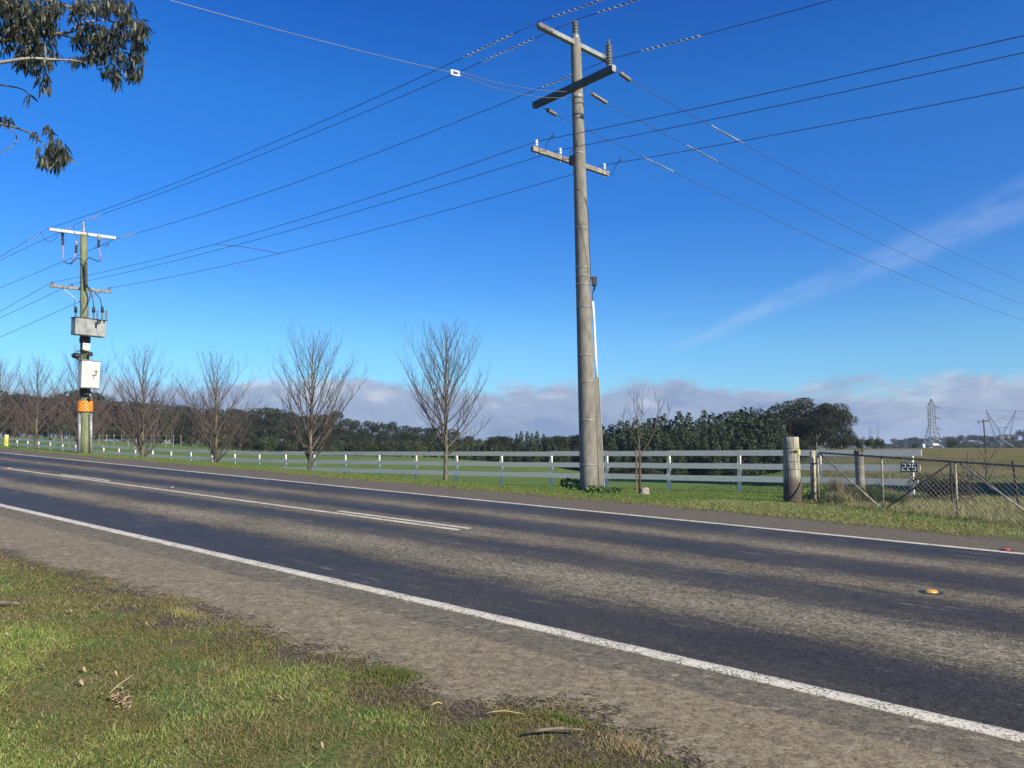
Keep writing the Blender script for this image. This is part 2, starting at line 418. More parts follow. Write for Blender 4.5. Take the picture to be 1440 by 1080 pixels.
# road surface: worn seal with polished wheel tracks
m, nt, b = mat('worn_chip_seal'); N = NT(nt)
g, S_, T_ = stcoords(N)
str_ = N.comb(S_, N.math('MULTIPLY', T_, .06)); wob = N.noise(str_, 1.3, 4, .6); wob2 = N.noise(N.comb(S_, N.math('MULTIPLY', T_, .25)), 6, 5, .65)
ss = N.math('ADD', S_, N.math('MULTIPLY', N.math('SUBTRACT', wob, .5), .9))
ss = N.math('ADD', ss, N.math('MULTIPLY', N.math('SUBTRACT', wob2, .5), .8))
def stp(*prs): return [(p / 14, c) for p, c in prs]
light = N.ramp(N.math('MULTIPLY', ss, 1 / 14), stp((4.4, .12), (5.45, .02), (6.2, .8), (6.55, .95), (7.3, .20), (7.65, .12), (8.3, .72), (8.65, .62), (9.2, .1), (9.65, .14), (10.3, .78), (11.15, .2), (11.7, .02), (12.3, .3)), 'EASE')
c1, d1 = N.cells(g, 80); c2, _ = N.cells(g, 33); n3 = N.noise(g, 9, 4, .7)
grit = N.math('ADD', N.math('MULTIPLY', c1, .65), N.math('MULTIPLY', c2, .35))
cov = N.math('ADD', N.math('ADD', N.math('MULTIPLY', light, .80), .055), N.math('MULTIPLY', N.math('SUBTRACT', n3, .5), .45))
lt = N.rng(N.math('SUBTRACT', cov, grit), -.34, .30)
stone = N.mix(c2, (.085, .073, .050), (.37, .312, .222))
tar = N.mix(c1, (.014, .0112, .0078), (.066, .055, .038))
sc1 = N.noise(N.comb(N.math('MULTIPLY', S_, 7.0), N.math('MULTIPLY', T_, .9)), 1.0, 5, .75)
sc2 = N.noise(N.comb(N.math('MULTIPLY', S_, .8), N.math('MULTIPLY', T_, .25), 4.0), 1.0, 3, .6)
scuff = N.math('MULTIPLY', N.math('MULTIPLY', N.rng(sc1, .56, .64), N.rng(sc2, .46, .58)), N.rng(c1, .2, .8))
patch = N.noise(N.comb(N.math('MULTIPLY', S_, .9), N.math('MULTIPLY', T_, .35), 9.0), 1.0, 5, .65)
rc = N.mix(lt, tar, stone)
pv_ = N.rng(patch, .3, .7, .80, 1.22); rc = N.mix(1, rc, N.comb(pv_, pv_, pv_), 'MULTIPLY')
N.link(N.mix(N.math('MULTIPLY', scuff, .55), rc, (.40, .35, .26)), b.inputs['Base Color'])
N.link(N.rng(light, 0, 1, .50, .85), b.inputs['Roughness'])
b.inputs['Specular IOR Level'].default_value = .14
N.link(N.bump(c1, .6, .008), b.inputs['Normal']); M['road'] = m
strip('road', ROAD0, ROAD1, -40, 135, .004, M['road'])
def n1(t, sc_, seed=0):
    return math.sin(t * sc_ + seed) * .5 + math.sin(t * sc_ * 2.3 + seed * 2.1 + 1) * .3 + math.sin(t * sc_ * 5.1 + seed * 3.3) * .2
NEARE = [(-40, .2), (.5, .15), (1.77, .18), (2.3, .30), (2.7, .30), (2.95, .05), (3.1, -.12), (3.45, -.05), (3.75, .18), (4.1, .0), (4.8, .10), (6.2, .12), (8, .0), (9.8, -.22), (13, -.3), (135, -.3)]
def e_near(t): return interp(t, NEARE) + .03 * n1(t, 6)
def e_far(t): return interp(t, [(-40, -.8), (0, -.7), (3, -.2), (6, 0), (135, 0)]) + .14 * n1(t, .8, 2) + .05 * n1(t, 4, 1)
m, nt, b = mat('gravelly_shoulder'); N = NT(nt)
g, S_, T_ = stcoords(N)
c1, _ = N.cells(g, 95); c2, _ = N.cells(g, 38); med = N.noise(g, 14, 5, .7); bg2 = N.noise(g, 1.6, 4, .6); agg = N.noise(g, 90, 3, .7)
grit = N.math('ADD', N.math('ADD', N.math('MULTIPLY', c1, .40), N.math('MULTIPLY', c2, .25)), N.math('MULTIPLY', N.rng(med, .25, .75), .45))
base = N.mix(N.rng(grit, .1, .95, 0, 1, False), (.075, .058, .036), (.345, .275, .178))
base = N.mix(N.math('MULTIPLY', N.rng(bg2, .5, .7), .35), base, (.15, .118, .085))
seam = N.rng(N.math('ADD', S_, N.math('MULTIPLY', N.math('SUBTRACT', med, .5), .12)), 4.17, 4.23)
dk = N.mix(N.rng(grit, .1, .95, 0, 1, False), (.045, .038, .028), (.235, .197, .14))
base = N.mix(seam, base, dk)
lich = N.noise(N.comb(N.math('MULTIPLY', sepx := N.dot(g, (1, 0, 0)), 3.0), N.math('MULTIPLY', N.dot(g, (0, 1, 0)), 4.5)), 1.6, 5, .7)
spot = N.math('MULTIPLY', N.rng(lich, .585, .615), N.rng(agg, .35, .6))
base = N.mix(N.math('MULTIPLY', spot, .6), base, (.42, .39, .24))
farS = N.mix(N.rng(grit, .1, .95, 0, 1, False), (.05, .042, .030), (.20, .165, .12))
base = N.mix(N.rng(S_, 8, 9), base, farS)
# soil washed over the outer edges
ed = N.math('ADD', N.rng(S_, 3.6, 2.95), N.math('MULTIPLY', N.math('SUBTRACT', bg2, .5), 1.2))
base = N.mix(N.math('MULTIPLY', N.rng(ed, .62, 1.0), .7), base, (.075, .058, .043))
N.link(base, b.inputs['Base Color']); b.inputs['Roughness'].default_value = .9; b.inputs['Specular IOR Level'].default_value = .25
N.link(N.bump(grit, .6, .010), b.inputs['Normal']); M['shoulder'] = m
rim = N.n('ShaderNodeAttribute', attribute_name='rim').outputs['Fac']
e1 = N.noise(g, 5, 5, .65); e2, _ = N.cells(g, 60)
al = N.math('ADD', rim, N.math('ADD', N.math('MULTIPLY', N.math('SUBTRACT', e1, .5), 1.1), N.math('MULTIPLY', N.math('SUBTRACT', e2, .5), .30)))
al = N.rng(al, .22, .32)
tp_ = N.n('ShaderNodeBsdfTransparent'); mx_ = N.n('ShaderNodeMixShader'); N.link(al, mx_.inputs[0]); N.link(tp_.outputs[0], mx_.inputs[1]); N.link(b.outputs[0], mx_.inputs[2]); N.link(mx_.outputs[0], nt.nodes['Material Output'].inputs[0])
strip('gravel_shoulder', NEAR0 - .30, NEAR1, -40, 16, .0, M['shoulder'], .2, .06, e_near, None, -1)
strip('gravel_shoulder', NEAR0 - .6, NEAR1, 16, 135, .0, M['shoulder'], .2, 1.0, lambda t: 0, None, -1)
strip('gravel_shoulder', ROAD1, 14.35, -40, 135, .0, M['shoulder'], .3, .15, None, e_far, 1)
# painted lines, chipped
m, nt, b = mat('chipped_line_paint'); N = NT(nt)
g, S_, T_ = stcoords(N)
a1 = N.noise(g, 60, 4, .8); a2 = N.noise(g, 4, 3, .6)
c1, _ = N.cells(g, 85); f = N.rng(N.math('ADD', N.math('MULTIPLY', c1, .5), N.math('ADD', N.math('MULTIPLY', a1, .7), N.math('MULTIPLY', a2, .6))), .66, .88)
N.link(N.mix(f, (.17, .145, .115), (.70, .63, .49)), b.inputs['Base Color']); b.inputs['Roughness'].default_value = .7
N.link(N.bump(a1, .5, .006), b.inputs['Normal']); M['line'] = m
jit = lambda k: (lambda t: .006 * n1(t, 9, k))
strip('edge_line', 4.64, 4.775, -40, 110, .008, M['line'], .12, .1, jit(1), jit(2))
strip('edge_line', 12.10, 12.22, -40, 110, .008, M['line'], .12, .3, jit(3), jit(4))
strip('centre_line', 8.30, 8.40, 8.0, 27.6, .008, M['line'], .1, .2, jit(5), jit(6))
for a, b2 in ((8.0, 11.2), (20.6, 23.8), (33.2, 36.4), (45.8, 49)):
    strip('centre_line', 8.54, 8.64, a, b2, .008, M['line'], .1, .2, jit(7), jit(8))
# raised reflectors
def marker(px, s, m, label, size=.055):
    p = gs(px, s); _, t = st(p.x, p.y); z = grade(t) + .003
    root = thing('road_marker', (p.x, p.y, z), label, 'road marker')
    mb = MB(); 
    P = []
    for q, h in ((1, 0), (.95, .35), (.7, .85), (.4, 1)):
        P.append([(p.x + math.cos(a * math.pi / 6) * size * q * 1.25, p.y + math.sin(a * math.pi / 6) * size * q, z + h * size * .55) for a in range(12)])
    vs = sum(P, []); fs = [(i * 12 + k, i * 12 + (k + 1) % 12, i * 12 + 12 + (k + 1) % 12, i * 12 + 12 + k) for i in range(3) for k in range(12)] + [tuple(range(36, 48))]
    mb.add(vs, fs); mb.build('reflector', m, root, True)
    mb = MB(); mb.tube([(p.x, p.y, z - .001), (p.x, p.y, z + .006)], size * 1.9, 14); mb.build('adhesive_pad', M['black'], root)
marker(1302, 8.42, M['amber'], 'large amber raised reflector on the road at the right, on a black glue pad', .058)
marker(1410, 12.38, M['red'], 'small red raised reflector just outside the far white edge line at the right', .045)
marker(13, 8.42, M['amber'], 'tiny amber reflector at the left end of the solid centre line', .05)
marker(173, 12.38, M['red'], 'tiny red reflector on the far edge line near the green pole', .045)
marker(243, 8.78, M['damper'], 'small white reflector beside the centre line, left half of the road', .035)
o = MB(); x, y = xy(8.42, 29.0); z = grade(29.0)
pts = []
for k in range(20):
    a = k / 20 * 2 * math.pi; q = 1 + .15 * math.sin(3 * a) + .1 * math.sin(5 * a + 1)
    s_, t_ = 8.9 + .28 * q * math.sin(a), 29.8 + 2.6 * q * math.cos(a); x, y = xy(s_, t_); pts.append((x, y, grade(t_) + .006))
o.add(pts, [tuple(range(20))]); tag(o.build('shadow_patch', M['black']), kind='structure')  # shadow across the road, built as a flat black sheet

# ------------------------------------------------------------------ white board fence
dvec = Vector((DX, DY, 0)); nvec = Vector((NX, NY, 0)); up = Vector((0, 0, 1))
def fence_z(t): return interp(t, ZF)
FS = 22.5
def post_t(i): return ((26.3 - i) * 1.54 - 17.26) / .6416
fx, fy = xy(FS, post_t(11))
FENCE = thing('board_fence', (fx, fy, fence_z(post_t(11))), 'long white three-rail timber fence with peeling paint along the far verge', 'fence')
idx = list(range(-22, 14))
for i in idx:
    t = post_t(i); x, y = xy(FS + .07, t); z = fence_z(t)
    mb = MB(); h = 1.262
    mb.box((x, y, z + h / 2 - .15), (.095, .10, h + .3), (dvec, nvec, up), .008)
    mb.build('post', M['fence'], FENCE)
for i in idx[:-1]:
    ta, tb = post_t(i), post_t(i + 1)
    if i == 12: tb -= .32
    for k, h in enumerate((.40, .78, 1.18)):
        if i == 12: tb = post_t(i + 1) - (.12, .08, .02)[2 - k] - .15
        mb = MB(); vs = []
        j1, j2 = random.uniform(-.008, .008), random.uniform(-.008, .008)
        for t, j in ((ta - .004, j1), (tb + .004, j2)):
            zc = fence_z(t) + h + j
            for a, bb in ((-.040, -.084), (-.005, -.084), (-.005, .084), (-.04, .084)):
                x, y = xy(FS + a + .012, t); vs.append((x, y, zc + bb))
        mb.add(vs, [(0, 1, 2, 3), (7, 6, 5, 4), (0, 4, 5, 1), (1, 5, 6, 2), (2, 6, 7, 3), (3, 7, 4, 0)])
        mb.build('rail', M['fence'], FENCE)
# number sign on the end post: 225
SEG = {'2': 'abged', '5': 'afgcd'}
t = post_t(13); x, y = xy(FS - .12, t + .02); z = fence_z(t) + .80
SG = thing('number_sign', (x, y, z), 'dark green number plate reading 225 on the end post of the white fence', 'sign')
face = Vector((-.55, -.835, 0)).normalized(); side = Vector((.835, -.55, 0))
c = Vector((x, y, z)) + face * .02
mb = MB(); mb.box(c, (.40, .02, .25), (side, face, up), .004); mb.build('plate', M['signgreen'], SG)
for di, ch in enumerate('225'):
    o0 = c + side * ((di - 1) * .118) + face * .014; w_, h_ = .035, .085
    P_ = {'a': ((-1, 1), (1, 1)), 'b': ((1, 1), (1, 0)), 'g': ((-1, 0), (1, 0)), 'e': ((-1, 0), (-1, -1)), 'd': ((-1, -1), (1, -1)), 'f': ((-1, 1), (-1, 0)), 'c': ((1, 0), (1, -1))}
    mb = MB()
    for q in SEG[ch]:
        (a1, b1), (a2, b2) = P_[q]
        mb.tube([o0 + side * (a1 * w_) + up * (b1 * h_), o0 + side * (a2 * w_) + up * (b2 * h_)], .0085, 6)
    mb.build('digit', M['white'], SG)

# ------------------------------------------------------------------ gate, posts
def roundpost(name, pb, pt, r0, r1, m, parent, n=18, seed=0, rough=.03):
    mb = MB(); rnd = random.Random(seed); pts = []; rad = []
    L = (Vector(pt) - Vector(pb)).length
    for i in range(13):
        q = i / 12; pts.append(Vector(pb).lerp(Vector(pt), q)); rad.append((r0 + (r1 - r0) * q) * (1 + rnd.uniform(-rough, rough)))
    pts.append(Vector(pt) + (Vector(pt) - Vector(pb)).normalized() * .012); rad.append(r1 * .9)
    mb.tube(pts, rad, n)
    return mb.build(name, m, parent, True)
b0 = gs(1115, 18.35); b0 = atY(1115, 704, b0.y)
tp = atY(1112, 615, b0.y)
m, nt, b = mat('big_weathered_post'); N = NT(nt)
co = N.n('ShaderNodeTexCoord').outputs['Object']; mp = N.n('ShaderNodeMapping'); N.link(co, mp.inputs[0]); mp.inputs['Scale'].default_value = (9, 9, .8)
f = N.noise(mp.outputs[0], 1.6, 7, .65); z_ = N.dot(co, (0, 0, 1)); f2 = N.noise(co, 2.5, 4, .6)
c = N.mix(N.rng(f, .4, .62), (.20, .18, .13), (.40, .37, .29))
c = N.mix(N.rng(N.math('ADD', z_, N.math('MULTIPLY', f2, .7)), .95, .65), c, (.10, .075, .06))
N.link(c, b.inputs['Base Color']); b.inputs['Roughness'].default_value = .9; N.link(N.bump(f, .8, .03), b.inputs['Normal'])
BP = thing('strainer_post', b0, 'thick round weathered timber post with a yellow tag left of the gate', 'post')
roundpost('post_trunk', b0 - Vector((0, 0, .15)), tp, .215, .178, m, BP, 24, 3, .015)
q = b0.lerp(tp, .78); sd = Vector((.72, -.69, 0)).normalized()
mb = MB(); mb.box(q + sd * .195 + Vector((0, 0, -.02)), (.09, .012, .13), (Vector((.69, .72, 0)).normalized(), sd, up), .003); mb.build('yellow_tag', M['yellow'], BP)
sd2 = Vector((.2, -.98, 0)).normalized()
mb = MB(); mb.tube([q + sd2 * .17, q + sd2 * .215 - up * .01], [.035, .028], 10); mb.tube([q + sd2 * .2 + Vector((-.10, 0, -.01)), q + sd2 * .2], .012, 6); mb.build('bolt_hook', M['black'], BP)
for h in (.5, .62, .83):
    mb = MB(); c = b0.lerp(tp, h); r = .215 + (.178 - .215) * h + .005
    mb.tube([c + Vector((math.cos(a / 20 * 6.2832) * r, math.sin(a / 20 * 6.2832) * r, 0)) for a in range(21)], .004, 5, False); mb.build('wire_loop', M['galvdark'], BP)
G0 = Vector((7.25, 18.3, 0)); gd = Vector((.373, -.928, 0)).normalized()
def gpoint(u, z): # height in world z
    return Vector((G0.x + gd.x * u, G0.y + gd.y * u, z))
def gtop(u): return interp(u, [(0, CAMZ - .245), (5, CAMZ - .425), (8, CAMZ - .54)])
def gbot(u): return interp(u, [(0, CAMZ - 1.42), (5, CAMZ - 1.495), (8, CAMZ - 1.54)])
gp = gpoint(-.16, 0); gp.z = ground(gp.x, gp.y)
GP = thing('gate_post', gp, 'slim lichen-stained steel pipe post that hangs the wide mesh gate', 'post')
mb = MB(); mb.tube([gp - up * .3, Vector((gp.x, gp.y, CAMZ - .205))], .062, 14); mb.build('pipe', M['lichen_pipe'], GP, True)
for zz in (CAMZ - .50, CAMZ - 1.20):
    mb = MB(); mb.tube([Vector((gp.x, gp.y, zz - .012)), Vector((gp.x, gp.y, zz + .012))], .068, 12); mb.tube([Vector((gp.x, gp.y, zz)), gpoint(.02, zz)], .014, 8); mb.build('hinge', M['galvdark'], GP)
GATE = thing('farm_gate', gpoint(0, gbot(0)), 'wide steel pipe farm gate with wire netting and diagonal braces', 'gate')
GL = 7.2
mb = MB(); mb.tube([gpoint(.0, gtop(0) - .12), gpoint(.02, gtop(0) - .04), gpoint(.09, gtop(0))] + [gpoint(u, gtop(u)) for u in (1.8, 3.6, 5.4, GL)], .021, 10); mb.build('top_rail', M['pipe_dark'], GATE, True)
mb = MB(); mb.tube([gpoint(u, gbot(u)) for u in (0, 1.8, 3.6, 5.4, GL)], .021, 10); mb.build('bottom_rail', M['pipe_dark'], GATE, True)
for u in (0, 1.855, 3.6, 5.4, GL):
    mb = MB(); mb.tube([gpoint(u, gbot(u) + .02), gpoint(u, gtop(u) - (.1 if u == 0 else .02))], .02, 10); mb.build('upright', M['lichen_pipe'], GATE, True)
for ua, za, ub, zb in ((.1, 1, 1.8, 0), (1.9, 0, 3.5, 1), (3.7, 1, 5.3, 0), (5.5, 0, 7.1, 1)):
    mb = MB(); pa = gpoint(ua, gtop(ua) - .03 if za else gbot(ua) + .03); pb = gpoint(ub, gtop(ub) - .03 if zb else gbot(ub) + .03)
    mb.tube([pa, pb], .018, 10); mb.build('brace', M['lichen_pipe'] if za else M['pipe_dark'], GATE, True)
off = Vector((-gd.y, gd.x, 0)) * -.026
mb = MB(); sp = .115
for sgn in (1, -1):
    k = -12
    while k * sp < GL + 1.4:
        # line through u=k*sp at bottom with slope
        u0 = k * sp; pts = []
        for q in range(0, 25):
            u = u0 + sgn * q / 24 * 1.25; f_ = q / 24
            if 0 <= u <= GL: pts.append(gpoint(u, gbot(u) + (gtop(u) - gbot(u)) * f_) + off)
        if len(pts) > 1: mb.tube([pts[0], pts[-1]], .0028, 3, False)
        k += 1
    if sgn == 1: continue
mb.build('wire_netting', M['netting'], GATE)
# timber post and steel posts of the paddock wire fence behind the gate
def otherpost(name, px, s, h, r, m, label, lean=(0, 0), cap=False, cat='post', grp=None):
    p = gs(px, s); T = thing(name, p, label, cat, grp)
    roundpost('post_shaft', p - up * .2, p + Vector((lean[0], lean[1], h)), r, r * .95, m, T, 12, int(px))
    return T, p
T, p = otherpost('timber_post', 1210, 21.0, 1.22, .115, M['oldwood'], 'grey round timber post with a charred top behind the gate', (-.03, 0))
mb = MB(); rnd = random.Random(4)
for k in range(26):
    a = k * .7; mb.tube([p + Vector((-.03 + .09 * math.cos(a), .09 * math.sin(a), 1.13)), p + Vector((-.03 + .1 * math.cos(a), .1 * math.sin(a), 1.22 + rnd.uniform(.0, .07)))], [.035, .012], 5)
mb.build('charred_top', M['black'], T)
otherpost('steel_post', 1337, 20.6, 1.02, .022, M['darkwood'], 'short dark steel star post standing just behind the gate', (0, 0))
otherpost('steel_post', 1431, 21.2, 1.02, .025, M['darkwood'], 'dark steel post leaning left, farthest right behind the gate', (-.11, 0))

# ------------------------------------------------------------------ poles
def hunit(a, b): v = Vector((a, b, 0)); return v.normalized()
def on_dir(P, dv, px):
    """point on the horizontal line P+u*dv that shows at column px"""
    lo, hi = -12.0, 12.0
    f = lambda u: proj(P + dv * u)[0] - px
    for _ in range(60):
        mdl = (lo + hi) / 2
        if (f(lo) < 0) == (f(mdl) < 0): lo = mdl
        else: hi = mdl
    return P + dv * ((lo + hi) / 2)
# --- near concrete pole
PB = atY(829, 690, 20.3); PB.z = ground(PB.x, PB.y) - .02
PT = atY(809.5, 55, 20.3)
P1 = thing('concrete_power_pole', PB, 'tall grey concrete power pole with steel crossarms standing on the far verge', 'power pole')
pax = (PT - PB)
def p1(q): return PB + pax * q
def p1px(y):  # fraction along shaft for pixel row
    lo, hi = 0, 1.1
    for _ in range(50):
        mdl = (lo + hi) / 2
        if proj(p1(mdl))[1] > y: lo = mdl
        else: hi = mdl
    return lo
def r1(q): return .245 + (.140 - .245) * q
mb = MB(); mb.tube([p1(i / 20 - .02) for i in range(21)] + [p1(1.0)], [r1(i / 20) for i in range(21)] + [r1(1) * .96], 28); mb.build('shaft', M['concrete'], P1, True)
def band(parent, c, r, m, wd=.035, name='clamp_band'):
    mb = MB(); mb.tube([c - up * wd / 2, c + up * wd / 2], r, 24); return mb.build(name, m, parent, True)
for y in (377, 389, 401, 432, 500, 537, 591, 653, 322, 137, 163, 217):
    q = p1px(y); band(P1, p1(q), r1(q) + .006, M['galv'] if y != 163 else M['black'], .03 if y != 137 else .14)
a1 = hunit(1205, 1080); a2 = hunit(-972, 1080)
c1 = p1(p1px(62)); 
# top crossarm through the pole head
L_ = on_dir(c1, a1, 775); Rr = on_dir(c1, a1, 847)
mb = MB(); mb.box((L_ + Rr) / 2, ((Rr - L_).length, .13, .13), (a1, Vector((-a1.y, a1.x, 0)), up), .006); TC = mb.build('top_crossarm', M['galv'], P1)
Li = on_dir(c1, a1, 756); mb = MB(); insul(mb, L_, Li, .105, 4, 16); mb.build('insulator', M['porcelain'], P1, True)
Ri = on_dir(c1, a1, 856); mb = MB(); insul(mb, Rr, Ri, .105, 3, 16); mb.build('insulator', M['porcelain'], P1, True)
Tq = p1px(56); Ti = p1(p1px(30)); mb = MB(); mb.tube([p1(Tq) - up * .02, p1(p1px(50))], .10, 16); mb.build('pole_cap', M['galv'], P1, True)
mb = MB(); insul(mb, p1(p1px(51)), Ti, .098, 5, 16); mb.build('insulator', M['porcelain'], P1, True)
# lower crossarm on the near face of the pole
c2 = p1(p1px(128)) + Vector((a1.x, a1.y, 0)) * -.24
La = on_dir(c2, a2, 751); Ra = on_dir(c2, a2, 863)
mb = MB(); mb.box((La + Ra) / 2, ((Ra - La).length, .15, .17), (a2, Vector((-a2.y, a2.x, 0)), up), .006); mb.build('lower_crossarm', M['galvdark'], P1)
endc = Ra + (Ra - La).normalized() * .008
mb = MB(); mb.box(endc, (.012, .155, .175), (a2, Vector((-a2.y, a2.x, 0)), up), .002); mb.build('end_plate', M['galv'], P1)
mb = MB(); vb = on_dir(c2, a2, 857) + up * .08; mb.tube([vb, vb + up * .06], .06, 12)
mb.build('insulator_foot', M['galv'], P1); vt = atY(856, 62, vb.y)
mb = MB(); insul(mb, vb + up * .05, vt, .092, 7, 16); mb.build('insulator', M['porcelain'], P1, True)
mb = MB(); mb.tube([vt, vt + up * .12], [.035, .025], 8); mb.tube([vt + up * .08 - Vector((.05, 0, 0)), vt + up * .08 + Vector((.05, 0, 0))], .02, 6); mb.build('wire_clamp', M['galvdark'], P1)
# LV crossarm behind the pole
c3 = p1(p1px(224)) + Vector((a1.x * 0, 0, 0)) + Vector((-a1.y, a1.x, 0)) * .0
a3 = hunit(1251, 1080); bk = Vector((-a3.y, a3.x, 0)); c3 = c3 + bk * .27
La3 = on_dir(c3, a3, 748); Ra3 = on_dir(c3, a3, 855)
mb = MB(); mb.box((La3 + Ra3) / 2, ((Ra3 - La3).length, .10, .13), (a3, bk, up), .005); mb.build('timber_crossarm', M['oldwood'], P1)
mb = MB(); mb.box(p1(p1px(224)) + bk * .17, (.30, .16, .25), (a3, bk, up), .01); mb.build('arm_bracket', M['galvdark'], P1)
LV = []
for px in (754.5, 788, 850):
    c = on_dir(c3, a3, px) + up * .065
    mb = MB(); mb.tube([c - up * .20, c + up * .05], .009, 6); mb.tube([c + up * .03, c + up * .07, c + up * .075, c + up * .11, c + up * .12, c + up * .15, c + up * .16, c + up * .2], [.035, .05, .03, .03, .05, .05, .03, .035], 12)
    mb.build('pin_insulator', M['wporc'], P1, True); LV.append(c + up * .165)
# jumper tails on the LV arm
along = -dvec
for k, c in enumerate(LV):
    e = c + along * .55 + up * .02
    mb = MB(); mb.tube([e - up * .07, e + up * .07], .012, 6); mb.tube([e, e + along * -.08 - up * .03, e + along * -.22 - up * .18, e + along * -.26 - up * .36, c - up * .28 + along * .12], .010, 6); mb.build('jumper', M['black'], P1)
# strain insulators of the branch line
BR = []
bdir = hunit(31, 30)
branches = ((868, 100, 889, 115, 1440, 397), (825, 127, 858, 148, 1440, 428), (765, 152, 785, 163, 1440, 450))
for (xa, ya, xb, yb, xe, ye) in branches:
    A = on_dir(c2 + a1 * .1, a2, xa); Yp = A.y; A = atY(xa, ya, Yp)
    E = atY(xe, ye, 0 + 49.0)
    B = A + (E - A).normalized() * .15
    L_i = atY(xb, yb, Yp + .62)
    dirn = (L_i - A); a_, b_ = A + dirn * .22, A + dirn * .85
    mb = MB(); mb.tube([A - dirn * .05, a_], .014, 6); mb.tube([b_, L_i], [.02, .012], 6); insul(mb, a_, b_, .062, 6, 12); mb.build('strain_insulator', M['porcelain'], P1, True)
    BR.append((L_i, E))
# conduit, cable guard and junction box on the right side
def sidep(y, dx, dy=-.02): 
    q = p1px(y); return p1(q) + Vector((r1(q) + dx, dy, 0))
mb = MB(); mb.tube([sidep(424, .035), sidep(450, .05), sidep(500, .055), sidep(531, .06)], .035, 10); mb.build('conduit', M['white'], P1, True)
mb = MB(); A, B = sidep(531, .045), sidep(693, .07)
sh = (B - A).normalized(); mb.box((A + B) / 2, (.13, .11, (B - A).length), (Vector((1, 0, 0)), Vector((0, 1, 0)), -sh), .004); mb.build('cable_guard', M['concrete'], P1)
mb = MB(); A, B = sidep(531, .118), sidep(693, .142); mb.box((A + B) / 2, (.012, .13, (B - A).length), (Vector((1, 0, 0)), Vector((0, 1, 0)), -(B - A).normalized()), .003); mb.build('guard_edge', M['whitebox'], P1)
jb = sidep(396, .10, -.05); mb = MB(); mb.box(jb, (.13, .11, .24), bevel=.01); mb.box(jb - Vector((.09, 0, -.09)), (.1, .05, .03)); mb.build('junction_box', M['black'], P1)
mb = MB()
for k in range(3): mb.tube([jb + Vector((-.03 + .03 * k, 0, -.12)), jb + Vector((-.02 + .02 * k, 0, -.2)), sidep(412, .045), sidep(425, .03)], .011, 6)
mb.build('cable_tails', M['black'], P1)
mb = MB(); q0, q1, q2 = sidep(272, -.16, -.17), sidep(285, -.05, -.14), sidep(300, .002, -.05); mb.tube([p1(p1px(268)) + Vector((-.1, -.16, 0)), q0, q1, q2, sidep(330, .012, 0), sidep(396, .012, 0)], .009, 6); mb.build('earth_cable', M['black'], P1)

# --- far timber pole with switchgear
QB = atY(120.5, 638, 37.3); QT = atY(117.5, 324, 37.3)
P2 = thing('timber_power_pole', QB, 'green-grey timber power pole carrying switchgear boxes beside the road at left', 'power pole')
def p2(q): return QB + (QT - QB) * q
def p2px(y): return (638 - y) / (638 - 324)
def r2(q): return .235 + (.155 - .235) * q
mb = MB(); mb.tube([p2(i / 12 - .02) for i in range(13)], [r2(i / 12) for i in range(13)], 20); mb.build('shaft', M['greenpole'], P2, True)
def q2(x, y, dY=-.3): return atY(x, y, 37.3 + dY)
b1 = hunit(1594, 1080); bb1 = Vector((-b1.y, b1.x, 0))
cc = p2(p2px(329)) - bb1 * .0 + up * .0; La = on_dir(cc, b1, 69); Ra = on_dir(cc, b1, 163)
mb = MB(); mb.box((La + Ra) / 2, ((Ra - La).length, .13, .15), (b1, bb1, up), .006); mb.build('top_crossarm', M['galv'], P2)
mb = MB(); mb.tube([p2(p2px(326)), p2(p2px(311))], [.07, .04], 10); mb.build('top_pin', M['galv'], P2)
HA, HB, HC = on_dir(cc, b1, 67) + up * .02, p2(p2px(310)), on_dir(cc, b1, 165)
for h in (HA, HC):
    mb = MB(); insul(mb, h - b1 * (.15 if h is HC else -.15), h, .05, 3); mb.build('insulator', M['porcelain'], P2)
cl = p2(p2px(407)) - bb1 * -.22; La2 = on_dir(cl, b1, 69); Ra2 = on_dir(cl, b1, 157)
cl = on_dir(cl, b1, 113)
mb = MB(); mb.box((La2 + Ra2) / 2 , ((Ra2 - La2).length, .11, .13), (b1, bb1, up), .006); mb.build('timber_crossarm', M['oldwood'], P2)
for sg in (-1, 1):
    mb = MB(); mb.tube([cl + b1 * sg * .75 - up * .05, p2(p2px(430)) + bb1 * .2], .015, 5); mb.build('arm_brace', M['galv'], P2)
LQ = []
for px in (73, 101, 154):
    c = on_dir(cl, b1, px) + up * .07
    mb = MB(); mb.tube([c - up * .15, c + up * .04], .012, 6); mb.tube([c + up * .02, c + up * .09, c + up * .095, c + up * .16], [.05, .06, .03, .05], 10); mb.build('pin_insulator', M['porcelain'], P2); LQ.append(c + up * .12)
# surge arresters with cables
arr = (((88, 328), (88.5, 345), [(88.5, 345), (89, 362), (90, 368), (96, 371), (101, 369), (108, 363), (114, 364), (119, 371)]),
       ((107.5, 342), (107, 356), [(107, 356), (104, 362), (102, 369), (100, 372)]),
       ((139, 334), (138.5, 348), [(138.5, 348), (141, 357), (141, 366), (138, 368), (132, 365), (125, 362), (121, 366), (120, 371)]))
for (a, bq, cab) in arr:
    mb = MB(); insul(mb, q2(*a), q2(*bq), .075, 5, 10); mb.build('surge_arrester', M['black'], P2, True)
    mb = MB(); mb.tube([q2(a[0], a[1] - 3), q2(a[0], a[1] + 3)], .07, 8); mb.build('arrester_cap', M['galv'], P2)
    k = 2 if len(cab) > 4 else 2
    mb = MB(); mb.tube([q2(*c) for c in cab[:k + 1]], .026, 6); mb.build('sleeve', M['pink'], P2, True)
    mb = MB(); mb.tube([q2(*c) for c in cab[k:]] if len(cab) > 4 else [q2(*cab[-2]), q2(*cab[-1])], .024, 6); mb.build('cable', M['black'], P2, True)
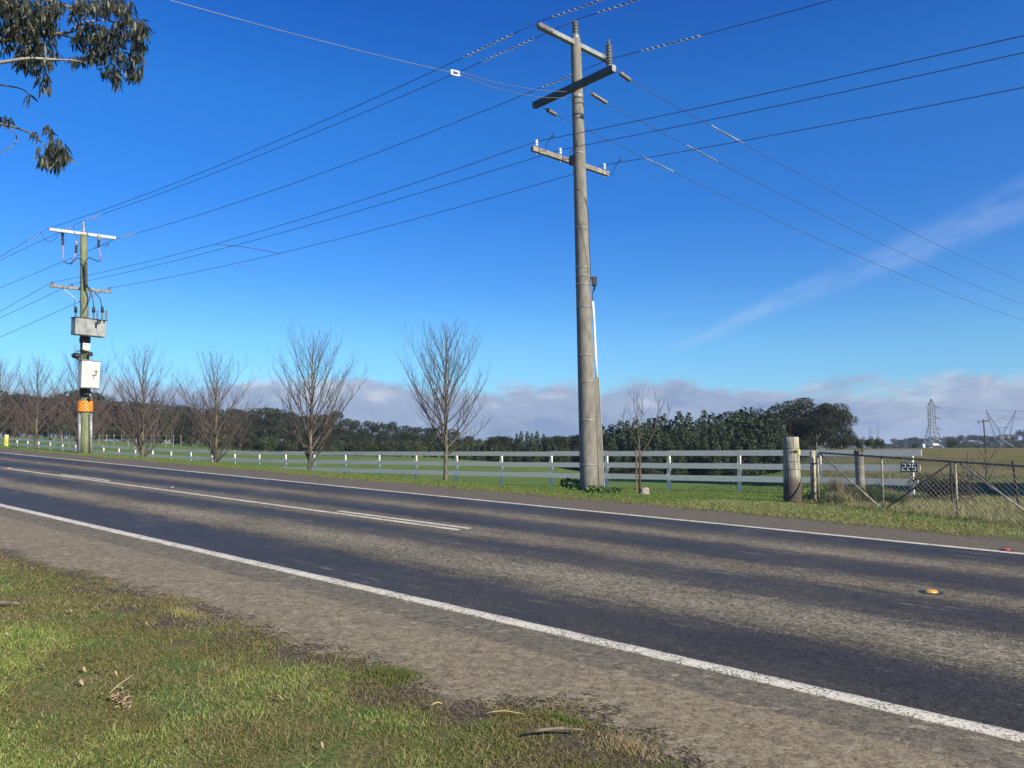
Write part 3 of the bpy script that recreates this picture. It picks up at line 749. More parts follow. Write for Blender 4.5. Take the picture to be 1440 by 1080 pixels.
mb = MB(); mb.tube([q2(119.5, 370), q2(120, 375), q2(120.5, 385), q2(121, 398), q2(122, 404)], [.05, .07, .055, .055, .07], 8); mb.build('cable_bundle', M['black'], P2, True)
for pts in ([(122, 403), (128, 410), (125, 423), (119, 436)], [(123, 404), (129, 413), (131, 425), (132, 435)], [(123, 403), (133, 411), (141, 420), (143, 433)]):
    mb = MB(); mb.tube([q2(*c, -.34) for c in pts], .022, 6); mb.build('cable', M['black'], P2, True)
for pts in ([(104, 433), (105, 421), (109, 420), (113, 424)], [(58, 327), (61, 336), (70, 340), (78, 336), (84, 327)], [(103, 317), (104, 325), (108, 335), (110, 345)], [(147, 345), (153, 345), (154, 336), (153, 343), (148, 349), (144, 344)]):
    mb = MB(); mb.tube([q2(*c, -.3) for c in pts], .010, 5); mb.build('jumper', M['wire'], P2, True)
# switch tank
fr = hunit(.78, -.62); sd = Vector((-fr.y, fr.x, 0)) * 1.0
tk = q2(125, 461, -.62); mb = MB(); mb.box(tk, (1.42, .5, .80), (sd, -fr, up), .02); mb.build('switch_tank', M['greybox'], P2)
mb = MB(); mb.box(tk + up * .415, (1.50, .56, .035), (sd, -fr, up), .005); mb.build('tank_lid', M['black'], P2)
for px in (114, 122, 131, 140):
    pass
for i, px in enumerate((106.5, 123.5, 131.8, 137, 143.8, 149.5)):
    A, B = q2(px, 449, -.62 + (.1 if i % 2 else -.05)), q2(px, 436.5, -.62 + (.1 if i % 2 else -.05))
    mb = MB(); insul(mb, A, B, .052, 5, 10); mb.build('bushing', M['porcelain'], P2, True)
    if i in (0, 2, 4):
        mb = MB(); mb.tube([B - up * .1, B + up * .12, B + up * .2], [.075, .07, .03], 8); mb.build('bushing_boot', M['black'], P2, True)
for px in (121.5, 134):
    A = q2(px, 453.5, -.62) + fr * .27; mb = MB(); mb.box(A, (.10, .05, .26), (sd, -fr, up), .01); mb.build('lifting_bracket', M['black'], P2)
mb = MB(); mb.box(q2(119.5, 478, -.28), (.42, .3, .32), bevel=.03); mb.build('control_housing', M['black'], P2)
mb = MB(); c = q2(121.5, 486.5, -.34); mb.box(c, (.33, .04, .37), (sd, -fr, up), .005); sgn_ = mb.build('warning_plate', M['white'], P2)
mb = MB(); mb.tube([c + fr * .03 + sd * (math.cos(a) * -.11) + up * (.10 - math.sin(a) * .09) for a in [math.pi * k / 10 for k in range(11)]], .016, 6); mb.build('red_arc', M['red'], sgn_)
mb = MB(); mb.box(c - up * .21 + fr * .01, (.17, .04, .06), (sd, -fr, up)); mb.build('amber_label', M['amber'], P2)
mb = MB(); A = q2(107, 500, -.3); mb.tube([A - Vector((.19, 0, 0)), A - Vector((.1, 0, 0)), A + Vector((.1, 0, 0)), A + Vector((.19, 0, .02))], [.08, .14, .15, .07], 12)
mb.tube([q2(107, 494, -.2), q2(114, 493, -.1)], .025, 6); mb.tube([q2(107, 505, -.2), q2(115, 505, -.1)], .025, 6); mb.build('antenna_drum', M['black'], P2, True)
mb = MB(); mb.box(q2(127, 498, -.2), (.16, .2, .2), bevel=.02); mb.tube([q2(118, 502, -.3), q2(122, 498, -.32), q2(126, 501, -.3)], .018, 6); mb.build('small_relay', M['black'], P2)
cb = q2(125, 527, -.50); mb = MB(); mb.box(cb, (.84, .44, 1.30), (sd, -fr, up), .02); CB = mb.build('control_cabinet', M['whitebox'], P2)
mb = MB(); mb.box(cb + fr * .225 + sd * .03, (.74, .012, 1.24), (sd, -fr, up), .004); mb.build('cabinet_door', M['whitebox'], CB)
hd = q2(134.8, 524, -.76); mb = MB(); mb.box(hd + up * .06, (.17, .03, .03), (sd, -fr, up)); mb.box(hd + sd * .01 - up * .04, (.035, .03, .2), (sd, -fr, up)); mb.build('door_handle', M['black'], CB)
mb = MB(); mb.box(cb + up * .67, (.90, .5, .03), (sd, -fr, up)); mb.build('cabinet_roof', M['greybox'], CB)
mb = MB(); mb.box(q2(119.5, 552, -.2), (.40, .34, .30), bevel=.03); mb.tube([q2(126, 556, -.3), q2(126, 563, -.25)], .05, 8); mb.build('cable_entry', M['black'], P2)
# hazard board wraps round the pole
mb = MB(); vs = []; fs = []
c0 = p2(p2px(572.5)); n_ = 12
for k in range(n_ + 1):
    a = math.pi * (-1 / 3 + (k / n_ - .5) * .98); rr_ = .335
    for zz in (-.255, .255): vs.append((c0.x + math.cos(a) * rr_ * 1.02, c0.y + math.sin(a) * rr_ * .95, c0.z + zz))
fs = [(2 * k, 2 * k + 2, 2 * k + 3, 2 * k + 1) for k in range(n_)]
mb.add(vs, fs); hz = mb.build('hazard_board', M['hazard'], P2); md = hz.modifiers.new('thick', 'SOLIDIFY'); md.thickness = .012
for px, r_ in ((112.2, .055), (127.8, .045)):
    mb = MB(); mb.tube([q2(px, 639, -.12), q2(px, 581, -.12)], r_ * 1.6, 10); mb.build('conduit', M['galv'], P2, True)
    mb = MB(); mb.tube([q2(px, 563, -.1), q2(px + (2 if px < 120 else -2), 552, -.15)], r_ * 1.3, 10); mb.build('conduit', M['galv'], P2, True)

# ------------------------------------------------------------------ wires
def catenary(A, B, sag, n=48):
    return [A.lerp(B, i / n) - up * (sag * 4 * (i / n) * (1 - i / n)) for i in range(n + 1)]
def sag_for(A, B, px, py):
    lo, hi = -1.0, 6.0
    def yat(s):
        P = [proj(p) for p in catenary(A, B, s, 200)]
        for (x1, y1), (x2, y2) in zip(P, P[1:]):
            if (x1 - px) * (x2 - px) <= 0: return y1 + (y2 - y1) * (px - x1) / (x2 - x1 + 1e-9)
        return None
    for _ in range(40):
        mdl = (lo + hi) / 2
        if yat(mdl) < py: lo = mdl
        else: hi = mdl
    return (lo + hi) / 2
def spiral(parent, pts, name='spiral_damper', m=None, r=.028, pitch=.17):
    m = m or M['damper']
    path = []; L = 0; mb = MB()
    for a, b in zip(pts, pts[1:]):
        k = max(2, int((b - a).length / .015))
        d = (b - a).normalized(); u = d.orthogonal().normalized(); w_ = d.cross(u)
        for q in range(k):
            ll = L + (b - a).length * q / k; an = ll / pitch * 2 * math.pi
            path.append(a.lerp(b, q / k) + (u * math.cos(an) + w_ * math.sin(an)) * r)
        L += (b - a).length
    mb.tube(path, .012, 4); return mb.build(name, m, parent)
def cut(pts, x0, x1):
    return [p for p in pts if x0 <= proj(p)[0] <= x1 and p.y > .5]
def wire(A, B, mid, label, sp=(), r=.0105, m='wire', fixed=None, name='overhead_wire', grp=None, sm_='damper'):
    s_ = fixed if fixed is not None else sag_for(A, B, *mid)
    pts = catenary(A, B, s_); T = thing(name, A, label, 'power line', grp)
    mb = MB(); mb.tube(pts, r, 6); mb.build('strand', M[m], T, True)
    dense = catenary(A, B, s_, 1200)
    for (x0, x1) in sp:
        c = cut(dense, x0, x1)
        if len(c) > 2: spiral(T, c, m=M[sm_])
    return s_
A1 = Li + up * .05 - (Ri - Li).normalized() * .03; B1 = Ti + up * .03; C1 = Ri + up * .06 + (Ri - Li).normalized() * .05
print('sags', wire(A1, HA, (440, 176.5), 'topmost high voltage wire running left from the concrete pole to the timber pole', ((652, 722),)),
wire(B1, HB, (440, 188), 'high voltage wire from the concrete pole tip to the timber pole tip', ((676, 752), (121, 143))),
wire(C1, HC, (440, 248), 'third high voltage wire, ending at the right end of the timber pole top arm', ((762, 818), (170, 191))),
wire(LV[0], LQ[0], (440, 303), 'upper low voltage wire between the two power poles, left of the concrete pole', r=.0085),
wire(LV[1], LQ[1], (440, 315), 'middle low voltage wire between the two power poles, left of the concrete pole', r=.0085),
wire(LV[2], LQ[2], (480, 335), 'lowest low voltage wire between the two power poles, left of the concrete pole', r=.0085))
def far_end(A, dv, L, px, py, sag):
    """height of the far end so that the span passes through a pixel"""
    lo, hi = -10.0, 30.0
    for _ in range(50):
        z = (lo + hi) / 2; B = A + dv * L; B.z = z; P = [proj(p) for p in catenary(A, B, sag, 300) if p.y > 1]
        y_ = None
        for (x1, y1), (x2, y2) in zip(P, P[1:]):
            if (x1 - px) * (x2 - px) <= 0: y_ = y1 + (y2 - y1) * (px - x1) / (x2 - x1 + 1e-9); break
        if y_ is None: y_ = P[-1][1]
        if y_ > py: lo = z
        else: hi = z
    B = A + dv * L; B.z = (lo + hi) / 2; return B
rd = -dvec
def rdir(A, x1, y1, x2, y2):
    return rd
for A, e, lab, spx, r_, sg in ((A1, (845, 0), 'topmost high voltage wire leaving the concrete pole to the upper right', ((775, 850),), .0105, .5), (B1, (895, 0), 'high voltage wire leaving the tip of the concrete pole to the upper right', ((838, 900),), .0105, .5), (C1, (1170, 0), 'high voltage wire rising right from the end of the top steel arm', ((900, 988),), .0105, .5),
    (LV[0], (1440, 50), 'highest of the three low voltage wires right of the concrete pole', (), .009, .4), (LV[1], (1440, 74), 'middle one of the three low voltage wires right of the concrete pole', (), .009, .4), (LV[2], (1440, 123), 'lowest of the three low voltage wires right of the concrete pole', (), .009, .4)):
    B = far_end(A, rd, 34, e[0], e[1], sg); wire(A, B, None, lab, spx, r_, fixed=sg)
# wires on beyond the timber pole
for A, (x2, y2), lab, spx in ((HA, (0, 361), 'high voltage wire leaving the left tip of the timber pole top arm', ((39, 57),)), (HB, (0, 366), 'high voltage wire leaving the timber pole top pin to the left edge', ((88, 103),)), (HC, (0, 405), 'high voltage wire leaving the right tip of the timber pole top arm leftwards', ((131, 152),)),
    (LQ[0], (0, 438), 'upper low voltage wire left of the timber pole', ()), (LQ[1], (0, 447), 'middle low voltage wire left of the timber pole', ()), (LQ[2], (0, 474), 'lowest low voltage wire left of the timber pole', ())):
    E0 = atY(x2, y2, A.y - 2.0)
    dv = Vector((E0.x - A.x, E0.y - A.y, 0)).normalized()
    # head toward the left, slightly nearer
    dv = hunit(-1, .12)
    B = far_end(A, dv, 30, x2, y2, .35)
    wire(A, B, None, lab, spx, .010, fixed=.35)
ends = ('right-hand branch line wire, from the near end of the dark arm', 'middle branch line wire, from the pole centre down to the right', 'left branch line wire, from the far end of the dark arm down to the right')
spb = (((1000, 1046),), ((966, 1010),), ((906, 948),))
midb = ((1080, 221), (1080, 264), (1080, 304))
for (A, E), lab, spx, md_ in zip(BR, ends, spb, midb):
    E2 = A + (E - A) * 1.35
    E2.z -= .0
    s_ = None
    try: s_ = sag_for(A, E2, *md_)
    except Exception: s_ = .3
    # adjust end so the wire still leaves the frame at the right row
    for _ in range(6):
        pts = catenary(A, E2, s_, 300); P = [proj(p) for p in pts]
        for (x1, y1), (x2, y2) in zip(P, P[1:]):
            if (x1 - 1440) * (x2 - 1440) <= 0: E2.z += (y1 - proj(E)[1]) / 1085 * E.y * 1.1
        s_ = sag_for(A, E2, *md_)
    print('branch sag', s_)
    wire(A, E2, None, lab, spx, .009, fixed=s_)
# steel stay: strain yoke, two strands to the pole and one out over the road
J = atY(640, 103, 16.2); S0 = atY(257, -2, 13.0); S1 = J + (S0 - J) * 1.6
K1, K2 = p1(p1px(130)) + Vector((-.16, -.05, 0)), p1(p1px(138)) + Vector((-.16, -.05, 0))
T = thing('stay_wire', J, 'pale steel stay wire from the concrete pole over the road, with a white insulator block', 'stay wire')
mb = MB(); mb.tube(catenary(J, S1, .10), .007, 6); mb.build('strand', M['wirelight'], T, True)
mb = MB(); mb.tube(catenary(J + Vector((.1, 0, .03)), K1, .12), .0085, 6); mb.build('strand', M['wirelight'], T, True)
mb = MB(); mb.tube(catenary(J + Vector((.1, 0, -.03)), K2, .18), .0085, 6); mb.build('strand', M['wirelight'], T, True)
jd = (K1 - S0).normalized(); ju = jd.orthogonal().normalized()
jx = Vector((0, -1, 0)); ju = (up - jd * up.dot(jd)).normalized(); jw = jd.cross(ju)
mb = MB(); 
mb.box(J + ju * .045, (.24, .05, .03), (jd, jw, ju), .006); mb.box(J - ju * .045, (.24, .05, .03), (jd, jw, ju), .006)
mb.tube([J - jd * .1 - ju * .05, J - jd * .1 + ju * .05], .03, 8); mb.tube([J + jd * .1 - ju * .05, J + jd * .1 + ju * .05], .03, 8); mb.build('insulator_block', M['white'], T)
# spacer between LV wires
sa, sb = atY(305, 343.5, 31.0), atY(394, 356.5, 32.6); 
T = thing('wire_spacer', sa, 'thin dark rod spacer tying the low voltage wires together mid span', 'spacer')
mb = MB(); mb.tube([sa, sa.lerp(sb, .45) + up * .06, sb], .012, 6); mb.build('rod', M['wire'], T)
# ------------------------------------------------------------------ bare trees
def bare_tree_mesh(H, W, seed, nlat=24, z0=.16, twigd=1.0, rbase=None, rmin=.0046, lean=0, low=False, double=0):
    rnd = random.Random(seed); tr = MB(); br = MB()
    rb = rbase or H * .0150
    n = 12; lead = []; rad = []; x = y = 0.0
    for i in range(n + 1):
        q = i / n; x += rnd.uniform(-.02, .02) * H * .35 + lean * H / n * .1; y += rnd.uniform(-.02, .02) * H * .35
        lead.append(Vector((x * q, y * q, H * q))); rad.append(max(rmin, rb * (1 - q) ** .9 * (1.25 if i == 0 else 1)))
    tr.tube(lead, rad, 8)
    def at(q):
        k = min(n - 1, int(q * n)); return lead[k].lerp(lead[k + 1], q * n - k)
    def shoot(p, ang, tilt, L, r, depth):
        """branch that curves upward; tilt measured from vertical"""
        k = 6 if depth < 2 else 3; pts = [p]; rr = [r]; t_ = tilt; a_ = ang
        for i in range(k):
            t_ = t_ * (.955 if depth == 0 else .95) + rnd.uniform(-.07, .07); a_ += rnd.uniform(-.12, .12)
            pts.append(pts[-1] + Vector((math.sin(t_) * math.cos(a_), math.sin(t_) * math.sin(a_), math.cos(t_))) * (L / k)); rr.append(max(rmin * .55, r * (1 - (i + 1) / k * .85)))
        (br).tube(pts, rr, 5 if depth == 0 else 3, False)
        if depth >= 2: return
        m_ = int((L / (H * .075) + 1) * twigd) if depth == 0 else int(2 + L / (H * .075) * twigd)
        for j in range(m_):
            q = (.22 + .75 * (j + rnd.random()) / m_); kk = min(k - 1, int(q * k)); pp = pts[kk].lerp(pts[kk + 1], q * k - kk)
            shoot(pp, a_ + rnd.choice((-1, 1)) * rnd.uniform(.6, 1.7), max(.15, t_ + rnd.uniform(-.3, .45)), L * rnd.uniform(.25, .46) * (1 - q * .35), rr[kk] * .5, depth + 1)
    g = 2.4
    for i in range(nlat):
        q = z0 + (.93 - z0) * (i / nlat) ** 1.1
        tilt = rnd.uniform(.62, 1.05) * (1 - .52 * (q - z0) / (1 - z0))
        te = tilt * .86; L = .02 * H; cz, az_, bz_ = H * (.5 + z0 * .35), W * .5, H * (.5 - z0 * .3)
        while ((L * math.sin(te)) / az_) ** 2 + ((q * H + L * math.cos(te) - cz) / bz_) ** 2 < 1 and L < H: L += .02 * H
        L *= rnd.uniform(.80, 1.06)
        shoot(at(q), i * g + rnd.uniform(-.3, .3), tilt, L, max(rmin, rb * .42 * (1 - q) + rmin), 0)
    for i in range(double):
        shoot(at(.10 + .03 * i), i * 2.1 + .5, rnd.uniform(.38, .6), H * rnd.uniform(.40, .52), rb * .45, 0)
    return tr, br
def bare_tree(px, s, H, W, seed, label, tm='bark', bm='twig', p=None, **kw):
    p = p or gs(px, s); tr, br = bare_tree_mesh(H, W, seed, **kw)
    T = thing('bare_tree', p - up * .05, label, 'tree', 'leafless trees along the far verge' if p is None else None)
    WORLD[T.name] = Vector((0, 0, 0))
    a = tr.build('trunk', M[tm], T, True); b_ = br.build('branches', M[bm], T, True)
    return T
def hfor(px_base, s, ytop):
    p = gs(px_base, s); P = atY(px_base, ytop, p.y); return P.z - p.z
TB = [(627, 20.2, 452, 3.4, 21, 'bare young tree just left of the concrete pole, the tallest single-trunked one', dict(nlat=44, z0=.2, twigd=1.7)),
      (435, 20.0, 458, 4.1, 5, 'wide bare tree with several low stems, second left of the concrete pole', dict(nlat=36, z0=.14, double=4, twigd=1.6)),
      (303, 20.2, 492, 4.2, 9, 'bare spreading tree third left of the concrete pole, midway to the timber pole', dict(nlat=36, z0=.12, double=3, twigd=1.6)),
      (199, 20.4, 480, 4.6, 13, 'bare tree right of the timber pole, with low branches from the grass', dict(nlat=36, z0=.1, double=3, twigd=1.5)),
      (112, 20.8, 486, 5.0, 17, 'bare tree partly hidden behind the timber pole', dict(nlat=36, z0=.12, double=3, twigd=1.6, lean=-.5)),
      (48, 21.0, 497, 4.6, 23, 'bare tree standing just left of the timber pole', dict(nlat=34, z0=.2, twigd=1.4)),
      (-6, 21.0, 499, 4.8, 29, 'bare tree cut by the left edge of the view', dict(nlat=34, z0=.2, twigd=1.4))]
for px, s, yt, W, sd_, lab, kw in TB:
    bare_tree(px, s, hfor(px, s, yt + 4) , W * 1.12, sd_, lab, **kw)
# young staked tree and the stone beside it
p = gs(899, 19.3); H = hfor(899, 19.3, 551)
T = thing('young_tree', p, 'thin young bare tree tied to a brown stake right of the concrete pole', 'tree'); WORLD[T.name] = Vector((0, 0, 0))
rnd = random.Random(3); tr = MB(); br = MB()
tr.tube([Vector((0, 0, -.05)), Vector((.02, 0, .9)), Vector((0, 0, 1.5)), Vector((-.05, 0, 2.1)), Vector((-.04, 0, H))], [.036, .028, .02, .013, .005], 8)
def limb(pts, r, k=8):
    pts = [Vector(q) for q in pts]; br.tube(pts, [r * (1 - .7 * i / (len(pts) - 1)) for i in range(len(pts))], 5, False)
    for _ in range(k):
        q = rnd.uniform(.25, .95) * (len(pts) - 1); i = int(q); c = pts[i].lerp(pts[min(i + 1, len(pts) - 1)], q - i)
        a = rnd.uniform(0, 6.28); L = rnd.uniform(.25, .6); t_ = rnd.uniform(.3, .9)
        br.tube([c, c + Vector((math.cos(a) * math.sin(t_), math.sin(a) * math.sin(t_), math.cos(t_))) * L * .5, c + Vector((math.cos(a) * math.sin(t_ * .7), math.sin(a) * math.sin(t_ * .7), math.cos(t_ * .7))) * L], [.006, .005, .003], 3, False)
limb([(0, 0, 1.05), (.25, .1, 1.4), (.45, .1, 1.75), (.6, .15, 2.4), (.62, .1, 2.75)], .018, 12)
limb([(0, 0, 1.3), (-.2, -.1, 1.7), (-.42, -.1, 2.0), (-.55, -.1, 2.35)], .011, 8)
limb([(0, 0, 1.5), (.12, .1, 1.9), (.16, .1, 2.4)], .011, 8)
limb([(-.05, 0, 2.1), (-.12, 0, 2.5), (-.13, 0, 2.9)], .009, 5); limb([(-.02, 0, 1.9), (.1, -.05, 2.3), (.12, -.05, 3.0)], .009, 6)
limb([(.45, .1, 1.75), (.8, .05, 2.1), (.95, 0, 2.5)], .009, 6)
tr.build('trunk', M['twig'], T, True); br.build('branches', M['twig'], T, True)
pk = p + Vector((-.09, -.05, 0)); T = thing('tree_stake', pk, 'brown timber stake beside the young tree', 'stake')
mb = MB(); mb.box(pk + up * .6, (.045, .045, 1.34), bevel=.004); mb.build('stake_shaft', plain('red_brown_stake', (.20, .12, .08), (.12, .07, .05), 6, .85), T)
mb = MB(); mb.tube([pk + Vector((-.03, -.03, 1.0)), pk + Vector((.12, -.03, 1.02)), pk + Vector((.13, .05, 1.02)), pk + Vector((-.03, .04, 1.0)), pk + Vector((-.03, -.03, 1.0))], .01, 5); mb.build('tie', M['black'], T)
def rock(name, c, r, m, label, cat, seed=1, flat=(1, 1, 1)):
    import bmesh
    bm = bmesh.new(); bmesh.ops.create_icosphere(bm, subdivisions=3, radius=1); rnd = random.Random(seed)
    from mathutils import noise as mn
    for v in bm.verts:
        q = v.co; k = max(abs(q.x), abs(q.y), abs(q.z)) ; cube = q / k
        q2 = q.lerp(cube, .62) * (1 + .16 * mn.noise(q * 1.7 + Vector((seed, 0, 0))))
        v.co = Vector((q2.x * r * flat[0], q2.y * r * flat[1], q2.z * r * flat[2]))
    me = bpy.data.meshes.new(name); bm.to_mesh(me); bm.free(); me.materials.append(m); o = bpy.data.objects.new(name, me); COL.objects.link(o); o.location = c
    return tag(o, label, cat)
p = gs(906, 18.9); rock('stone_block', p + up * .07, .13, M['stone'], 'small squarish pinkish stone lying at the foot of the young tree', 'stone', 3)

# ------------------------------------------------------------------ leafy crowns from leaf clumps
def crown_mesh(name, blobs, ncard, size, m, seed, jag=.25, sx=1.0):
    """leaf cards scattered through a set of ellipsoid clumps (x,y,z,rx,ry,rz)"""
    rg = np.random.default_rng(seed); B = np.array(blobs, float)
    vol = (B[:, 3] * B[:, 4] * B[:, 5]) ** (2 / 3); pr = vol / vol.sum()
    k = rg.choice(len(B), ncard, p=pr); d = rg.normal(size=(ncard, 3)); d /= np.linalg.norm(d, axis=1)[:, None]
    r = rg.uniform(.45, 1, ncard) ** .45 + rg.normal(0, jag * .3, ncard)
    c = B[k, :3] + d * B[k, 3:] * r[:, None]
    nrm = d + rg.normal(0, .55, (ncard, 3)); nrm /= np.linalg.norm(nrm, axis=1)[:, None]
    u = np.cross(nrm, rg.normal(size=(ncard, 3))); u /= np.linalg.norm(u, axis=1)[:, None]; v = np.cross(nrm, u)
    sz = size * rg.uniform(.5, 1.3, ncard)[:, None]
    P = np.stack([c - u * sz * .5, c + v * sz * .38 * sx, c + u * sz * .6, c - v * sz * .3 * sx + nrm * sz * .15], 1).reshape(-1, 3)
    me = bpy.data.meshes.new(name); n = ncard
    me.vertices.add(4 * n); me.vertices.foreach_set('co', P.astype(np.float32).ravel()); me.loops.add(4 * n); me.loops.foreach_set('vertex_index', np.arange(4 * n, dtype=np.int32))
    me.polygons.add(n); me.polygons.foreach_set('loop_start', np.arange(0, 4 * n, 4, dtype=np.int32)); me.polygons.foreach_set('loop_total', np.full(n, 4, dtype=np.int32)); me.update(calc_edges=True)
    me.materials.append(m); return me
def trunk_mesh(name, H, r, m, limbs=(), seed=0):
    mb = MB(); rnd = random.Random(seed)
    mb.tube([Vector((0, 0, -.6)), Vector((rnd.uniform(-.02, .02) * H, 0, H * .4)), Vector((rnd.uniform(-.03, .03) * H, rnd.uniform(-.03, .03) * H, H * .85))], [r, r * .7, r * .25], 7)
    for (x, y, z) in limbs: mb.tube([Vector((0, 0, H * .3)), Vector((x * .5, y * .5, H * .3 + (z - H * .3) * .6)), Vector((x, y, z))], [r * .5, r * .35, r * .12], 5)
    me = bpy.data.meshes.new(name); me.from_pydata(mb.v, [], mb.f); me.materials.append(m); return me
def gum_blobs(rnd, n=9, w=.30, zlo=.35):
    out = []
    for i in range(n):
        z = rnd.uniform(zlo, .9); q = w * math.sqrt(max(.05, 1 - ((z - .62) / .42) ** 2)); a = rnd.uniform(0, 6.28); q *= rnd.uniform(.3, 1)
        rr = rnd.uniform(.10, .17); out.append((math.cos(a) * q, math.sin(a) * q, z, rr * 1.15, rr * 1.15, rr * .75))
    out.append((rnd.uniform(-.05, .05), 0, .9, .12, .12, .09)); return out
PROTO = {}
def proto(kind, i, blobs, ncard, size, mm, tm, sd_):
    me = crown_mesh('crown', blobs, ncard, size, M[mm], sd_); tk = trunk_mesh('trunk', 1.0, .018, M[tm], [(b[0], b[1], b[2]) for b in blobs[:5]], sd_)
    PROTO.setdefault(kind, []).append((me, tk))
for i in range(6):
    rnd = random.Random(100 + i); proto('gum', i, gum_blobs(rnd, 12, .28, .25), 2400, .042, 'forest', 'fartrunk', i)
for i in range(3):
    rnd = random.Random(200 + i); proto('rusty', i, gum_blobs(rnd, 9, .34, .3), 1100, .06, 'forestbrown', 'fartrunk', 20 + i)
for i in range(5):
    rnd = random.Random(300 + i); bl = []
    for k in range(9):
        z = .10 + .86 * k / 8; rr = (.20 * (1 - z) ** .85 + .02) * rnd.uniform(.85, 1.15); bl.append((rnd.uniform(-.06, .06) * (1 - z), rnd.uniform(-.06, .06) * (1 - z), z, rr, rr, .09 if z < .9 else .05))
    proto('pine', i, bl, 2600, .038, 'pine', 'fartrunk', 40 + i)
for i in range(3):
    rnd = random.Random(400 + i); bl = [(rnd.uniform(-.3, .3), rnd.uniform(-.3, .3), rnd.uniform(.15, .6), .2, .2, .24) for _ in range(12)] + [(0, 0, .75, .2, .2, .2)]
    proto('bush', i, bl, 2200, .055, 'bush', 'fartrunk', 60 + i)
for i in range(3):
    rnd = random.Random(500 + i); bl = []
    for k in range(20):
        z = rnd.uniform(.12, .86); q = .5 * math.sqrt(max(.06, 1 - ((z - .4) / .58) ** 2)); a = rnd.uniform(0, 6.28); q *= rnd.uniform(.4, 1); rr = rnd.uniform(.12, .19); bl.append((math.cos(a) * q, math.sin(a) * q, z, rr * 1.1, rr * 1.1, rr * .8))
    bl.append((0, 0, .86, .14, .14, .1)); proto('big', i, bl, 9000, .030, 'forest', 'fartrunk', 80 + i)
def plant(kind, name, x, Y, ytop, label, cat, group, wide=1.0, z=None, rnd=random):
    P = gpt(x, Y); g_ = P.z if z is None else z
    H = atY(x, ytop, Y).z - g_
    if H < .5: return None
    me, tk = rnd.choice(PROTO[kind]); T = thing(name, (P.x, P.y, g_), label, cat, group)
    T.scale = (H * wide, H * wide, H); T.rotation_euler = (0, 0, rnd.uniform(0, 6.28))
    for nm, d in (('crown', me), ('trunk', tk)):
        o = bpy.data.objects.new(nm, d); COL.objects.link(o); o.parent = T
    return T
TOPS = [(-40, 550), (0, 556), (60, 560), (90, 550), (115, 552), (140, 560), (165, 566), (200, 568), (240, 566), (270, 574), (300, 580), (330, 576), (380, 578), (420, 582), (450, 580), (475, 586), (500, 590), (530, 595), (560, 597), (590, 604), (620, 606), (650, 612), (680, 620), (705, 622)]
rnd = random.Random(77)
LEFTW = 'dark gum tree in the mass of forest beyond the left paddock'
RUST = 'rusty brown leafed tree in the wood behind the timber pole'
for row, (Yd, drop, step) in enumerate(((235, 0, 15), (205, 9, 15), (180, 19, 14), (160, 27, 15))):
    x = -30 + row * 5
    while x < 705:
        yt = interp(x, TOPS) - 3 + drop + rnd.uniform(-5, 5)
        zz = interp(x, [(0, 1), (650, .45)])
        yt = yt if row == 0 else min(yt, 618)
        if x < 175 and row in (1, 2):
            if x > 0: plant('rusty', 'rusty_tree', x, Yd - 25 + rnd.uniform(-6, 6), yt - 5, RUST, 'tree', 'rusty trees behind the timber pole', 1.05, rnd=rnd)
        else: plant('gum', 'forest_gum_tree', x, Yd + rnd.uniform(-8, 8), yt, LEFTW, 'tree', 'gum trees of the forest at left', rnd.uniform(.85, 1.15), rnd=rnd)
        x += step * rnd.uniform(.8, 1.25)
x = -25
while x < 700:
    plant('bush', 'understorey_bush', x, 148 + rnd.uniform(-5, 5), min(617, interp(x, TOPS) + 34 + rnd.uniform(-5, 6)), 'dark shrub at the foot of the forest beyond the left paddock', 'bush', 'shrubs along the forest foot', 1.25, rnd=rnd)
    x += rnd.uniform(12, 19)
# distant low wood in the middle, left of and behind the concrete pole
TOPM = [(690, 612), (705, 610), (722, 612), (730, 609), (737, 598), (744, 609), (760, 606), (775, 613), (800, 612), (830, 610), (845, 612)]
x = 692
while x < 850:
    plant('pine' if 725 < x < 765 else 'gum', 'plantation_tree', x, 150 + rnd.uniform(-8, 8), interp(x, TOPM) + rnd.uniform(-1, 2), 'small dark tree of the low wood seen beside the concrete pole', 'tree', 'low wood beside the concrete pole', 1.1, rnd=rnd)
    x += rnd.uniform(6, 10)
x = 640
while x < 850:
    plant('pine', 'plantation_tree', x, 125 + rnd.uniform(-5, 5), 625 + rnd.uniform(-4, 3), 'small dark tree of the low wood seen beside the concrete pole', 'tree', 'low wood beside the concrete pole', 1.25, rnd=rnd)
    x += rnd.uniform(7, 11)
# planted wood right of the pole
TOPP = [(838, 612), (860, 606), (880, 601), (895, 598), (915, 599), (940, 593), (955, 590), (975, 594), (1000, 589), (1020, 591), (1045, 585), (1065, 588), (1082, 586), (1096, 596)]
PL = 'dense dark green tree of the planted wood behind the white fence'
for row, (Yd, drop, step) in enumerate(((122, 0, 11), (112, 10, 12), (102, 20, 13), (94, 29, 14), (88, 38, 15))):
    x = 836 + row * 4
    while x < 1098:
        plant('pine', 'plantation_tree', x, Yd + rnd.uniform(-3, 3), interp(x, TOPP) - 8 + drop + rnd.uniform(-6, 6), PL, 'tree', 'trees of the planted wood', rnd.uniform(1.15, 1.8), rnd=rnd)
        x += step * rnd.uniform(.8, 1.2)
